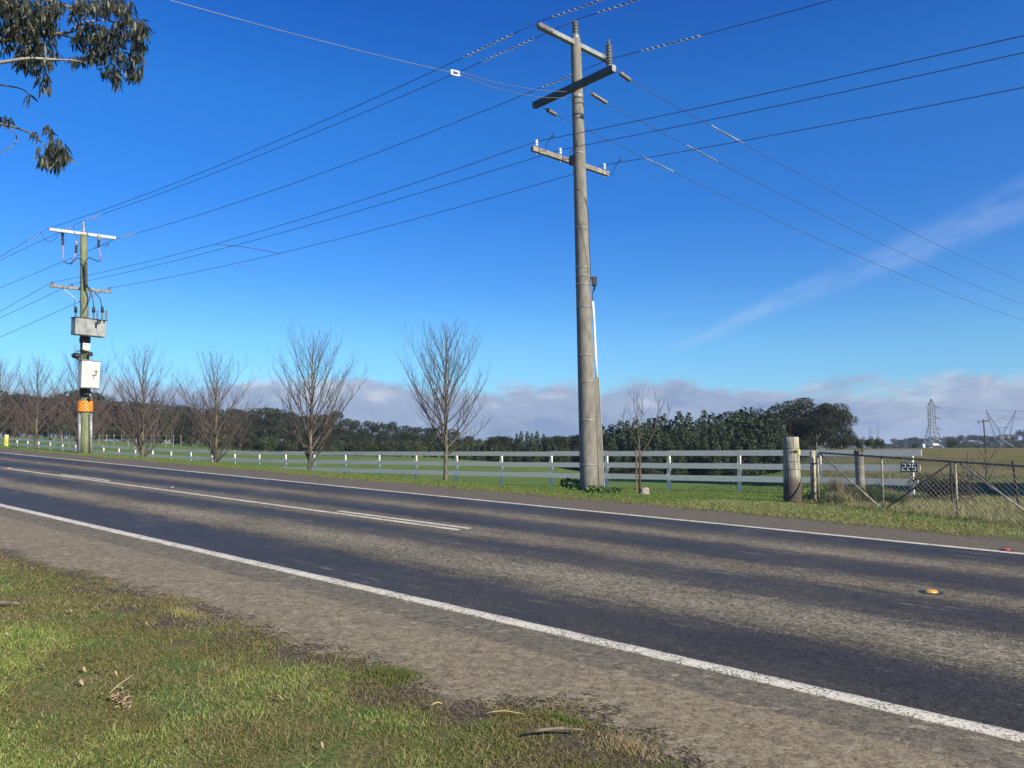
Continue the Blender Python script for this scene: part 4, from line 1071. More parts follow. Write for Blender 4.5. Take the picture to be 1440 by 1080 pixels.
# old gums on the rise
for x, Y, yt, w_, lab in ((1062, 150, 579, 1.0, 'rounded old gum tree rising behind the planted wood, left of the darkest one'), (1098, 140, 572, .9, 'old dark gum tree leftmost of the big clump right of the planted wood'), (1127, 138, 567, .95, 'tallest old dark gum tree in the clump above the white fence'),
                          (1160, 134, 575, .95, 'broad old dark gum tree, second from the right of the clump'), (1184, 138, 584, .7, 'old dark gum tree at the right end of the big clump'), (1110, 128, 592, .9, 'lower dark gum tree at the front of the big clump'), (1146, 126, 590, 1.0, 'lower dark gum tree in front of the tallest one')):
    plant('big', 'old_gum_tree', x, Y, yt - 11, lab, 'tree', None, w_ * 1.15, rnd=rnd)
for x, yt in ((1188, 611), (1200, 612), (1212, 613), (1222, 611), (1232, 613), (1238, 616), (1176, 612), (1205, 616), (1227, 617)):
    plant('bush', 'hedge_bush', x, 132 + rnd.uniform(-4, 4), yt, 'dark bush in the low row right of the big gum clump', 'bush', 'bushes right of the gum clump', .9, rnd=rnd)
# far trees at the right
TOPR = [(1240, 622), (1258, 616), (1272, 615), (1290, 612), (1330, 616), (1355, 611), (1375, 612), (1400, 611), (1425, 607), (1440, 602), (1475, 600)]
x = 1243
while x < 1475:
    plant('gum' if x > 1300 or rnd.random() < .5 else 'big', 'distant_gum_tree', x, (620 if x < 1335 else 470) + rnd.uniform(-25, 40), interp(x, TOPR) + rnd.uniform(-1.5, 3), 'hazy blue-green gum tree on the far side of the right paddock', 'tree', 'hazy gum trees on the right', 1.0, z=-9.0, rnd=rnd)
    x += rnd.uniform(6, 11)
for x in range(1290, 1475, 9):
    plant('bush', 'distant_bush', x + rnd.uniform(-3, 3), 600 if x < 1335 else 450, 620 + rnd.uniform(-1.5, 2.5), 'low bush along the far end of the right paddock', 'bush', 'bushes at the end of the right paddock', 1.0, z=-9, rnd=rnd)
for x, yt, lab in ((1283, 622, 'round green bush left of the tall lattice tower'), (1335, 616, 'bright green bush at the right foot of the tall lattice tower'), (1371, 626, 'small green bush left of the lone wooden pole')):
    plant('bush', 'green_bush', x, 215, yt, lab, 'bush', None, 1.3, rnd=rnd)
# brown leafless wood behind the timber pole
BM_ = []
for i in range(4):
    tr, br = bare_tree_mesh(1.0, .62, 600 + i, nlat=16, z0=.12, twigd=.9, rbase=.012, rmin=.0042, double=2)
    me1 = bpy.data.meshes.new('trunk'); me1.from_pydata(tr.v, [], tr.f); me1.materials.append(M['twigfar'])
    me2 = bpy.data.meshes.new('branches'); me2.from_pydata(br.v, [], br.f); me2.materials.append(M['twigfar']); BM_.append((me1, me2))
for i in range(30):
    x = -20 + i * 19 + rnd.uniform(-8, 8); Y = rnd.uniform(82, 135)
    if x > 345: break
    P = gpt(x, Y); H = rnd.uniform(4.4, 6.6) * (Y / 95)
    T = thing('orchard_tree', P, 'reddish brown leafless tree in the thicket beyond the left paddock fence', 'tree', 'leafless trees beyond the paddock fence'); T.scale = (H, H, H); T.rotation_euler = (0, 0, rnd.uniform(0, 6))
    a_, b_ = rnd.choice(BM_)
    for nm, d in (('trunk', a_), ('branches', b_)): o = bpy.data.objects.new(nm, d); COL.objects.link(o); o.parent = T
# wire paddock fence in front of them
PF = thing('paddock_fence', gpt(170, 76), 'pale post and wire fence across the left paddock, beyond the white fence', 'fence')
prev = None
for i in range(18):
    x = 80 + i * 10.4; P = gpt(x, 76 + i * .3)
    mb = MB(); mb.tube([P, P + up * 1.35], .035, 6); mb.build('post', M['fartrunk'], PF)
    if prev is not None:
        for h in (.4, .8, 1.2): MB().tube([prev + up * h, P + up * h], .008, 4, False).build('wire', M['wirelight'], PF)
    prev = P
# yellow marker post at the left edge
p = gs(7, 17.0); T = thing('marker_post', p, 'short yellow marker post beside the road at the left edge', 'post')
mb = MB(); mb.box(p + up * .42, (.22, .10, .95), bevel=.02); mb.build('post_body', M['yellow'], T)
mb = MB(); mb.box(p + up * .9, (.20, .11, .07), bevel=.01); mb.build('post_cap', M['white'], T)

# ------------------------------------------------------------------ lattice towers far right
def seg(mb, a, b, r): mb.tube([a, b], r, 3, False)
def tower(px, Y, ytop, label):
    base = atY(px, 629, Y); H = atY(px, ytop, Y).z - base.z; base.z -= 4; 
    T = thing('lattice_tower', base, label, 'transmission tower'); z0 = base.z + 4
    def P(x, y, h): return Vector((base.x + x, base.y + y, z0 + h))
    k = H; wb, ww, wt = .15 * k, .055 * k, .05 * k
    def W(h): return interp(h / k, [(-.1, wb * 1.1), (0, wb), (.42, .05 * k), (.87, .045 * k), (1, .004 * k)])
    body = MB(); hs = [-.09, .0, .12, .22, .31, .38, .44, .51, .58, .65, .72, .79, .86, .92, 1.0]
    for a, b in zip(hs, hs[1:]):
        wa, wb_ = W(a * k), W(b * k)
        for sx, sy, tx, ty in ((-1, -1, 1, -1), (1, -1, 1, 1), (1, 1, -1, 1), (-1, 1, -1, -1)):
            seg(body, P(sx * wa, sy * wa, a * k), P(sx * wb_, sy * wb_, b * k), .26)
            seg(body, P(sx * wa, sy * wa, a * k), P(tx * wb_, ty * wb_, b * k), .13); seg(body, P(tx * wa, ty * wa, a * k), P(sx * wb_, sy * wb_, b * k), .13)
            seg(body, P(sx * wb_, sy * wb_, b * k), P(tx * wb_, ty * wb_, b * k), .12)
    body.build('lattice_body', M['pylon'], T)
    for h, L in ((.81, .21), (.59, .19), (.37, .19)):
        for sg in (-1, 1):
            arm = MB(); w_ = W(h * k)
            for yy in (-1, 1):
                seg(arm, P(sg * w_, yy * w_, h * k), P(sg * L * k, 0, h * k), .2); seg(arm, P(sg * w_, yy * w_, h * k + .05 * k), P(sg * L * k, 0, h * k), .16)
            for q in (.3, .6):
                seg(arm, P(sg * (w_ + (L * k - w_) * q), 0, h * k), P(sg * (w_ + (L * k - w_) * q * .6), 0, h * k + .05 * k * (1 - q)), .08)
            seg(arm, P(sg * L * k, 0, h * k), P(sg * L * k, 0, h * k - .045 * k), .10)
            arm.build('crossarm', M['pylon'], T)
    return P, k
tower(1312, 560, 561, 'tall narrow lattice transmission tower with three pairs of crossarms in the distance')
def vtower(px, Y, label):
    base = atY(px, 628, Y); z0 = base.z; base.z -= 4; sc_ = Y / 1085
    T = thing('lattice_tower', base, label, 'transmission tower')
    def P(dx, h, y=0): return Vector((base.x + dx * sc_, base.y + y, z0 + h * sc_))
    body = MB(); r = .13
    for y in (-2.5, 2.5):
        for sg in (-1, 1):
            seg(body, P(sg * 9.5, -4, y * 1.6), P(sg * 7, 12, y), r); seg(body, P(sg * 7, 12, y), P(sg * 3, 14, y), r)
            seg(body, P(sg * 9.5, -4, y * 1.6), P(sg * 3, 14, y), r * .6); seg(body, P(sg * 9, 0, y * 1.5), P(-sg * 7, 12, y), r * .6)
            seg(body, P(sg * 7, 12, y), P(sg * 10, 27, y), r); 
            seg(body, P(sg * 5, 13, y), P(sg * 9, 28, y), r * .7); seg(body, P(0, 12, y), P(sg * 9.5, 24, y), r * .6); seg(body, P(0, 22, y), P(sg * 7, 13, y), r * .6)
        seg(body, P(-7, 12, y), P(7, 12, y), r * .8); seg(body, P(-10, 27, y), P(10, 27, y), r * .5)
    for sg in (-1, 1):
        seg(body, P(sg * 7, 12, -2.5), P(sg * 7, 12, 2.5), r)
    body.build('lattice_body', M['pylon'], T)
    for sg in (-1, 1):
        arm = MB(); n = 8
        for i in range(n):
            q, q2 = i / n, (i + 1) / n
            for y in (-2, 2):
                yy = lambda z: y * (1 - z)
                seg(arm, P(sg * (9 + 12.5 * q), 26 + 26 * q, yy(q)), P(sg * (9 + 12.5 * q2), 26 + 26 * q2, yy(q2)), r * .8)
                seg(arm, P(sg * (10.5 + 11 * q), 25 + 27 * q, yy(q)), P(sg * (10.5 + 11 * q2), 25 + 27 * q2, yy(q2)), r * .8)
                seg(arm, P(sg * (9 + 12.5 * q), 26 + 26 * q, yy(q)), P(sg * (10.5 + 11 * q2), 25 + 27 * q2, yy(q2)), r * .5)
        arm.build('horn', M['pylon'], T)
    for cx in (-22, 0, 22):
        arm = MB()
        seg(arm, P(cx - 8, 36), P(cx, 41), r * .8); seg(arm, P(cx, 41), P(cx + 8, 36), r * .8); seg(arm, P(cx - 8, 36), P(cx - 2, 37), r * .6); seg(arm, P(cx + 8, 36), P(cx + 2, 37), r * .6); seg(arm, P(cx - 2, 37), P(cx + 2, 37), r * .6)
        for q in (-7, 0, 7): seg(arm, P(cx + q, 37), P(cx + q, 31), r * .4)
        arm.build('crossarm', M['pylon'], T)
    tie = MB(); seg(tie, P(-22, 41.5), P(22, 41.5), r * .5); tie.build('tie_beam', M['pylon'], T)
vtower(1410, 400, 'broad V-shaped lattice transmission tower at the far right')
base = atY(1230, 630, 760); T = thing('lattice_tower', base, 'small faint H-shaped transmission tower behind the hedge, left of the tall one', 'transmission tower'); mb = MB()
def P(dx, h): return Vector((base.x + dx * .7, base.y, base.z + h * .7))
for sg in (-1, 1):
    for q in (-1, 1): seg(mb, P(sg * 5.5 + q, -2), P(sg * 5.5 + q * .7, 30), .13)
    for h in range(0, 29, 3): seg(mb, P(sg * 5.5 - 1, h), P(sg * 5.5 + 1, h + 3), .07)
mb.build('legs', M['pylon'], T); mb = MB()
seg(mb, P(-9, 27), P(10, 27), .13); seg(mb, P(-5, 23), P(5, 23), .13); seg(mb, P(-5, 23), P(0, 20), .1); seg(mb, P(5, 23), P(0, 20), .1); mb.build('crossarm', M['pylon'], T)
# lines between towers
def faint(x1, y1, x2, y2, Y, lab):
    a, b = atY(x1, y1, Y), atY(x2, y2, Y); mb = MB(); T = thing('transmission_line', a, lab, 'power line', 'lines of the far towers'); mb.tube(catenary(a, b, .6, 10), .06, 3, False); mb.build('strand', M['wire'], T)
FL = 'very thin high line strung from the distant lattice towers'
for v in ((1387, 577, 1540, 577.5), (1432, 578, 1560, 578), (1388, 590.5, 1540, 589)): faint(*v, 402, FL)
for v in ((1296, 572, 1150, 592), (1327, 572, 1470, 592), (1327, 586, 1480, 601), (1296, 586, 1160, 601)): faint(*v, 562, FL)
# lone wooden line pole in the paddock
pb_ = gpt(1385, 175); pt_ = atY(1383, 590, 175); pb_.x = atY(1386, 632, 175).x
T = thing('wooden_line_pole', pb_, 'lone dark wooden power pole standing in the right paddock', 'power pole')
mb = MB(); mb.tube([pb_ - up, pt_], [.17, .12], 8); mb.build('shaft', M['darkwood'], T)
mb = MB(); mb.tube([pt_ + Vector((-1.4, 0, -.75)), pt_ + Vector((0, 0, -.35)), pt_ + Vector((1.2, 0, -.3))], .10, 5); mb.build('crossarm', M['darkwood'], T)
for q in (-1.2, 0, 1.1):
    mb = MB(); mb.tube([pt_ + Vector((q, 0, -.5)), pt_ + Vector((q, 0, 0))], .08, 5); mb.build('pin_insulator', M['porcelain'], T)
# white objects at the end of the paddock
P = gpt(1311, 205); T = thing('white_trailer', P, 'small low white trailer at the foot of the tall lattice tower', 'trailer'); 
mb = MB(); mb.box(P + up * .95, (1.5, 1.0, .5), bevel=.05); mb.box(P + up * .75 + Vector((.95, 0, 0)), (.5, .9, .2), bevel=.03); mb.build('body', M['white'], T)
for q in (-.4, .3):
    mb = MB(); c = P + Vector((q, -.55, .4)); mb.tube([c, c + Vector((0, .12, 0))], .3, 12); mb.build('wheel', M['black'], T)
P = gpt(1295, 205); mb = MB(); mb.tube([P, P + up * .1, P + up * 1.0, P + up * 1.1], [.35, .42, .42, .3], 12); tag(mb.build('white_drum', M['white'], None, True), 'tiny white drum left of the white trailer', 'drum')

# ------------------------------------------------------------------ near gum tree at upper left
GT = atY(-470, 600, 9.6); GT.z = ground(GT.x, GT.y)
T = thing('gum_tree', GT, 'gum tree at the upper left whose drooping leafy branches hang into view', 'tree')
mb = MB(); mb.tube([GT - up * .3, GT + Vector((.2, 0, 3)), GT + Vector((.9, -.1, 6)), GT + Vector((1.3, -.2, 9)), GT + Vector((1.4, 0, 12))], [.34, .27, .22, .15, .06], 14); mb.build('trunk', M['gumbark'], T, True)
fork1 = GT + Vector((.9, -.1, 6)); fork0 = GT + Vector((.5, 0, 4.6)); fork2 = GT + Vector((1.2, -.2, 7.6))
def L3(seq, Y0): return [atY(x, y, Y0 + dy) for x, y, dy in seq]
limbs = [([fork1] + L3(((-120, 80, .2), (-40, 58, 0), (0, 56, 0), (50, 50, .1), (80, 48, .1), (103, 44, 0)), 9.2), .075, .015, 'gumbark'),
         (L3(((80, 48, .1), (100, 53, 0), (118, 66, .1), (140, 80, .1), (160, 92, 0)), 9.2), .014, .005, 'stick'),
         (L3(((100, 44, 0), (106, 38, 0), (125, 30, .2), (155, 30, .3), (185, 40, .2)), 9.2), .014, .005, 'gumbark'),
         ([fork1] + L3(((-60, 92, -.2), (0, 88, -.3), (40, 82, -.3), (80, 84, -.2), (105, 85, -.2), (125, 90, 0)), 9.0), .03, .004, 'gumbark'),
         ([fork0] + L3(((-60, 112, .2), (-10, 118, .3), (30, 125, .3), (45, 138, .3)), 9.0), .02, .004, 'stick'),
         ([fork0] + L3(((-60, 165, 0), (-20, 170, 0), (5, 175, .1), (30, 182, .1), (50, 192, 0), (62, 205, 0), (72, 212, 0)), 9.0), .022, .005, 'stick'),
         (L3(((5, 175, .1), (22, 188, .2), (18, 205, .1), (-15, 220, 0)), 9.0), .008, .004, 'stick'),
         ([fork2] + L3(((-60, -30, .3), (20, -12, .3), (60, -2, .2), (90, 8, .2), (125, 14, .2), (160, 16, .1), (190, 30, .1)), 9.3), .045, .005, 'gumbark'),
         ([fork2] + L3(((-30, -10, -.3), (10, 5, -.3), (35, 25, -.3), (55, 60, -.3), (60, 90, -.2)), 9.2), .03, .005, 'stick'),
         (L3(((90, 8, .2), (120, 28, .2), (135, 50, .2), (150, 80, .1)), 9.2), .012, .004, 'stick'),
         (L3(((125, 14, .2), (165, 35, .0), (190, 60, -.1), (196, 90, 0)), 9.3), .012, .004, 'stick')]
for seq, r0, r1_, mm in limbs:
    mb = MB(); n = len(seq) - 1
    # smooth the polyline
    pts = []
    for i in range(n):
        p0, p1_, p2_, p3 = seq[max(0, i - 1)], seq[i], seq[i + 1], seq[min(n, i + 2)]
        for q in range(4):
            u = q / 4; pts.append(.5 * ((2 * p1_) + (p2_ - p0) * u + (2 * p0 - 5 * p1_ + 4 * p2_ - p3) * u * u + (-p0 + 3 * p1_ - 3 * p2_ + p3) * u ** 3))
    pts.append(seq[-1]); mb.tube(pts, [r0 + (r1_ - r0) * i / (len(pts) - 1) for i in range(len(pts))], 7); mb.build('branch', M[mm], T, True)
CL = [(20, 10, 24, 14, 200), (50, 22, 28, 20, 260), (30, 42, 26, 14, 170), (62, 45, 22, 22, 150), (40, 72, 20, 18, 150), (55, 90, 18, 16, 110), (30, 88, 10, 10, 30), (62, 118, 9, 12, 34), (70, 80, 12, 10, 30), (10, 30, 20, 20, 110), (40, 140, 5, 5, 6), (5, 66, 10, 10, 20), (75, 10, 20, 10, 70),
      (120, 10, 18, 10, 90), (150, 10, 22, 12, 150), (178, 14, 12, 12, 60), (128, 45, 22, 12, 120), (150, 60, 22, 16, 150), (178, 40, 20, 14, 130), (198, 40, 10, 10, 60), (195, 62, 11, 18, 90), (188, 92, 12, 18, 90), (165, 85, 12, 14, 50), (135, 82, 16, 6, 55), (112, 86, 12, 5, 36), (155, 102, 12, 8, 40), (165, 113, 6, 8, 22), (192, 104, 8, 10, 36), (110, 60, 12, 8, 30), (105, 18, 10, 12, 26), (130, 68, 10, 8, 24),
      (78, 208, 14, 12, 80), (88, 218, 9, 10, 60), (72, 226, 11, 9, 50), (60, 228, 6, 8, 16), (80, 236, 6, 5, 16), (68, 182, 7, 5, 12), (74, 190, 4, 5, 6), (8, 168, 8, 4, 16), (55, 214, 4, 4, 4), (48, 190, 6, 3, 6)]
LVt, LFc = [], []
rnd = random.Random(5)
tw = MB()
for (cx, cy, rx, ry, n) in CL:
    cen = atY(cx, cy, 9.15)
    for _ in range(int(n * 1.45)):
        a = rnd.uniform(0, 6.28); q = math.sqrt(rnd.random()) * 1.05
        p = atY(cx + rx * q * math.cos(a), cy + ry * q * math.sin(a) - 4, 9.15 + rnd.gauss(0, .22))
        L = rnd.uniform(.085, .16); wd = L * rnd.uniform(.07, .11)
        tilt = abs(rnd.gauss(0, .42)) + .05; az_ = rnd.uniform(0, 6.28)
        d = Vector((math.sin(tilt) * math.cos(az_), math.sin(tilt) * math.sin(az_), -math.cos(tilt)))
        w_ = d.cross(Vector((rnd.gauss(0, 1), rnd.gauss(0, 1), rnd.gauss(0, .3)))).normalized(); cv = d.cross(w_) * L * rnd.uniform(-.12, .12)
        o = len(LVt)
        LVt += [p, p + d * L * .33 + w_ * wd + cv, p + d * L * .33 - w_ * wd + cv, p + d * L * .7 + w_ * wd * .75 + cv, p + d * L * .7 - w_ * wd * .75 + cv, p + d * L]
        LFc += [(o, o + 1, o + 2), (o + 1, o + 3, o + 4), (o + 1, o + 4, o + 2), (o + 3, o + 5, o + 4)]
    for _ in range(max(2, n // 16)):
        a = rnd.uniform(0, 6.28); b_ = rnd.uniform(0, 6.28)
        A = atY(cx + rx * .9 * math.cos(a), cy + ry * .9 * math.sin(a), 9.15 + rnd.gauss(0, .12)); B = atY(cx + rx * .6 * math.cos(b_), cy - ry * .9 * abs(math.sin(b_)), 9.2)
        tw.tube([A, A.lerp(B, .5) + up * .03, B], [.0025, .004, .005], 3, False)
me = bpy.data.meshes.new('foliage'); me.from_pydata([tuple(v - GT) for v in LVt], [], LFc); me.materials.append(M['gumleaf']); o = bpy.data.objects.new('foliage', me); COL.objects.link(o); o.parent = T
tw.build('fine_twigs', M['stick'], T)

# ------------------------------------------------------------------ grass
def blades(name, S, Tt, h, wd, m, seed=0, lean=.6, zoff=0):
    rg = np.random.default_rng(seed); n = len(S)
    X, Yv = NX * S + DX * Tt, NY * S + DY * Tt
    Z = np.array([ground(a, b_) for a, b_ in zip(X, Yv)]) - .004 * ((S > 2.2) & (S < 15)) + zoff
    a = rg.uniform(0, 2 * np.pi, n); la = rg.uniform(0, 2 * np.pi, n); ln = np.abs(rg.normal(0, lean, n)) * h
    b0 = np.stack([X, Yv, Z], 1); sd_ = np.stack([np.cos(a) * wd, np.sin(a) * wd, np.zeros(n)], 1)
    tip = b0 + np.stack([np.cos(la) * ln, np.sin(la) * ln, h * rg.uniform(.6, 1, n)], 1)
    V = np.stack([b0 - sd_, b0 + sd_, tip], 1).reshape(-1, 3); Fc = np.arange(3 * n).reshape(-1, 3)
    o = npmesh(name, V, Fc, m); tag(o, kind='stuff'); return o
from mathutils import noise as mn
def nz(s, t, k, o=0): return mn.noise(Vector((s * k + o, t * k, o)))
rg = np.random.default_rng(5)
def sample(n, s0, s1, t0, t1): return rg.uniform(s0, s1, n), rg.uniform(t0, t1, n)
def visible(S, T_, yb=1130):
    X, Yv = NX * S + DX * T_, NY * S + DY * T_
    with np.errstate(divide='ignore', invalid='ignore'): px = 720 + 1080 * X / np.maximum(Yv, .3)
    return (Yv > 1.8) & (px > -130) & (px < 1560)
# density falls with distance
def near_zone(n, seed, keep):
    S, T_ = sample(n, -.6, 3.75, .2, 13.5); v = visible(S, T_)
    S, T_ = S[v], T_[v]; D = np.hypot(S, T_)
    pr = np.clip((4.2 / D) ** 1.1, .12, 1); k = rg.random(len(S)) < pr; S, T_ = S[k], T_[k]
    k = np.array([keep(a, b_) for a, b_ in zip(S, T_)], bool); return S[k], T_[k]
def edge_(t): return NEAR0 + e_near(t)
def lush(s, t): return nz(s, t, .9, 3) * .9 + nz(s, t, 3.1, 8) * .45 + (1.75 - s) * .42 + .12
S, T_ = near_zone(1300000, 1, lambda s, t: s < edge_(t) - .05 + .12 * rg.normal() and rg.random() < max(0, min(1, lush(s, t) * 1.6)) * .95 and rg.random() < .8)
D = np.hypot(S, T_); hh = rg.uniform(.014, .046, len(S)) * np.array([.7 + .9 * max(0, nz(a, b_, 1.3, 5) + .3) for a, b_ in zip(S, T_)])
hh *= np.array([.6 + 1.3 * max(0, nz(a, b_, 5.5, 9)) for a, b_ in zip(S, T_)])
blades('near_grass', S, T_, hh, .0016 + D * .00022, M['blade'], 1, 1.25)
S, T_ = near_zone(800000, 2, lambda s, t: s < edge_(t) + .05 + .1 * rg.normal() and rg.random() < max(.04, min(1, .75 - lush(s, t) * .6)) * max(.05, min(1, .9 + 1.6 * nz(s, t, 2.6, 20) - max(0, s - 2.6) * .9)))
D = np.hypot(S, T_); blades('mossy_grass', S, T_, rg.uniform(.008, .026, len(S)), .0018 + D * .0003, M['blademoss'], 2, 1.4)
S, T_ = near_zone(110000, 3, lambda s, t: s < edge_(t) + .05 * rg.normal() and rg.random() < max(.05, min(.8, .25 + nz(s, t, 1.1, 40) * 1.4)))
D = np.hypot(S, T_); blades('dry_grass', S, T_, rg.uniform(.015, .05, len(S)), .0013 + D * .0002, M['straw'], 3, 1.3)
# bright tuft at the shoulder edge
def tuft(px, py, n, rs, rt, h, m, name='grass_tuft'):
    r_ = ray(px, py); den = -r_[2] + 0.02484 * (DX * r_[0] + DY * r_[1]); k = CAMZ / den; s, t = st(r_[0] * k, r_[1] * k)
    a = rg.uniform(0, 6.28, n); q = np.abs(rg.normal(0, .5, n)) * (1 + .35 * np.sin(3 * a + px) + .25 * np.sin(5 * a + py)); return blades(name, s + rs * q * np.cos(a), t + rt * q * np.sin(a), rg.uniform(.35, 1, n) * h * np.clip(1.25 - q * .6, .3, 1), np.full(n, .0028), m, n, .6)
tuft(556, 950, 2200, .17, .26, .055, M['blade']); tuft(255, 862, 900, .15, .5, .03, M['blademoss']); tuft(185, 845, 700, .12, .5, .03, M['blademoss']); tuft(880, 1050, 1300, .12, .2, .045, M['straw']); tuft(720, 1005, 1400, .12, .2, .03, M['blademoss']); tuft(790, 1010, 900, .08, .25, .035, M['blade'])
# far verge grass
def zone(n, s0, s1, t0, t1, keep=None):
    S, T_ = sample(n, s0, s1, t0, t1); v = visible(S, T_); S, T_ = S[v], T_[v]
    D = np.hypot(S, T_); k = rg.random(len(S)) < np.clip((20 / D) ** 1.3, .15, 1); S, T_ = S[k], T_[k]
    if keep: k = np.array([keep(a, b_) for a, b_ in zip(S, T_)], bool); S, T_ = S[k], T_[k]
    return S, T_
S, T_ = zone(230000, 13.6, 22.8, 2.2, 60, lambda s, t: s > 14.1 + e_far(t) + .1 * rg.normal() and rg.random() < (.35 + .65 * sm(14.2, 15.4, s)) and not (t < 6.2 and s > 18.3 - (6.2 - t) * .5))
D = np.hypot(S, T_); blades('verge_grass', S, T_, rg.uniform(.02, .055, len(S)), .004 + D * .0002, M['bladefar'], 11, .6)
S, T_ = zone(60000, 14.0, 18, -6, 8, lambda s, t: s > 14.2 + e_far(t) and rg.random() < .6)
blades('verge_grass', S, T_, rg.uniform(.02, .06, len(S)), np.full(len(S), .006), M['drymix'], 12, .9)
S, T_ = zone(26000, 13.75, 15.2, 2, 45, lambda s, t: s > 14.1 + e_far(t) - .15)
blades('dry_grass', S, T_, rg.uniform(.02, .05, len(S)), np.full(len(S), .007), M['blademoss'], 13, .9)
# rough pasture behind the gate
S, T_ = zone(90000, 16.4, 24, -14, 6.6, lambda s, t: s > 18.3 - (6.2 - t) * .52 and rg.random() < .8)
blades('rough_pasture', S, T_, rg.uniform(.04, .16, len(S)), np.full(len(S), .008), M['drymix'], 14, .8)
S, T_ = zone(50000, 23, 34, -24, 12)
blades('rough_pasture', S, T_, rg.uniform(.04, .12, len(S)), np.full(len(S), .010), M['bladefar'] , 15, .8)
# tall dry tuft and weeds by the gate
def clump(name, px, s, n, rad, h, m, label, cat, lean=.5, wd=.006, seed=1, grp=None):
    p = gs(px, s); rg2 = np.random.default_rng(seed); a = rg2.uniform(0, 6.28, n); q = np.sqrt(rg2.random(n)) * rad
    b0 = np.stack([p.x + np.cos(a) * q, p.y + np.sin(a) * q, np.full(n, p.z - .02)], 1); la = rg2.uniform(0, 6.28, n); hh = h * rg2.uniform(.45, 1, n); ln = np.abs(rg2.normal(0, lean, n)) * hh
    mid_ = b0 + np.stack([np.cos(la) * ln * .3, np.sin(la) * ln * .3, hh * .6], 1); tip = b0 + np.stack([np.cos(la) * ln, np.sin(la) * ln, hh], 1)
    sd_ = np.stack([np.cos(a + 1.5) * wd, np.sin(a + 1.5) * wd, np.zeros(n)], 1)
    V = np.stack([b0 - sd_, b0 + sd_, mid_ + sd_ * .8, mid_ - sd_ * .8, tip], 1).reshape(-1, 3); base_ = np.arange(n)[:, None] * 5
    Fc = np.concatenate([base_ + np.array([[0, 1, 2]]), base_ + np.array([[0, 2, 3]]), base_ + np.array([[3, 2, 4]])])
    o = npmesh(name, V, Fc, m, None, (p.x, p.y, p.z)); return tag(o, label, cat, grp)
clump('dry_grass_clump', 1175, 19.6, 420, .16, .72, M['straw'], 'tall straw-coloured grass clump behind the left end of the gate', 'grass clump', .22, .006, 1)
for k, (px, s, h) in enumerate(((1160, 20.6, .5), (1190, 20.2, .55), (1200, 19.4, .4), (1225, 20.3, .5), (1245, 20.8, .4), (1140, 20.6, .55), (1255, 19.6, .35), (1180, 18.8, .35))):
    clump('weed_clump', px, s, 420, .34, h, M['drymix'] if k % 3 else M['bladefar'], 'rough green-brown weeds growing behind the left part of the gate', 'weeds', .6, .009, 30 + k, 'weed clumps behind the gate')
def leafy(px, s, r, h, n, m, label, name='shrub', cat='bush', size=.05, seed=1, grp=None):
    p = gs(px, s); rnd = random.Random(seed); bl = [(rnd.uniform(-r, r) * .7, rnd.uniform(-r, r) * .7, h * rnd.uniform(.25, .7), r * .5, r * .5, h * .32) for _ in range(7)]
    me = crown_mesh(name, bl, n, size, M[m], seed, sx=1.3); T = thing(name, p, label, cat, grp); o = bpy.data.objects.new('foliage', me); COL.objects.link(o); o.parent = T
    mb = MB()
    for b in bl: mb.tube([p, p + Vector(b[:3])], [.012, .006], 4, False)
    mb.build('stems', M['stick'], T)
leafy(812, 16.9, .42, .34, 420, 'weed', 'broad-leaved green weed at the left foot of the concrete pole', 'broadleaf_weed', 'weed', .12, 2)
leafy(838, 16.0, .22, .2, 150, 'weed', 'small broad-leaved weed in front of the concrete pole', 'broadleaf_weed', 'weed', .11, 3)
leafy(859, 16.6, .25, .16, 120, 'weed', 'low weed right of the concrete pole and its cable guard', 'broadleaf_weed', 'weed', .10, 4)
leafy(1328, 21.8, .8, .72, 3800, 'darkbush', 'dark twiggy bush behind the middle of the gate', 'dark_bush', 'bush', .035, 5)
leafy(1310, 22.6, .6, .45, 1700, 'darkbush', 'low dark bush just left of the biggest one behind the gate', 'dark_bush', 'bush', .035, 6)
leafy(1138, 19.8, .28, .45, 400, 'weed', 'leafy weed between the thick timber post and the gate post', 'leafy_weed', 'weed', .05, 8)
for px, s, H_, sd_, lab in ((1362, 23.5, 1.2, 71, 'small bare shrub behind the gate, left of the two'), (1386, 24.5, 1.4, 73, 'small bare shrub behind the gate, under the lone wooden pole')):
    p = gs(px, s); tr, br = bare_tree_mesh(H_, .9, sd_, nlat=9, z0=.25, twigd=.5, rbase=.02, rmin=.005)
    T = thing('bare_shrub', p, lab, 'shrub'); WORLD[T.name] = Vector((0, 0, 0)); tr.build('trunk', M['twig'], T); br.build('branches', M['twig'], T)
# shelter trees outside the frame on the right; they shade the strip behind the fence
for k, (s, t, H_) in enumerate(((26.2, -4, 13), (26.0, -10, 16), (26.2, -17, 19), (26.0, -25, 21))):
    X, Yv = xy(s, t); me, tk = PROTO['pine'][k]; T = thing('shelter_tree', (X, Yv, ground(X, Yv)), 'dense conifer of a shelter row beyond the right edge', 'tree', 'shelter row outside the view'); T.scale = (H_ * 1.05, H_ * 1.05, H_); 
    for nm, d in (('crown', me), ('trunk', tk)): o = bpy.data.objects.new(nm, d); COL.objects.link(o); o.parent = T

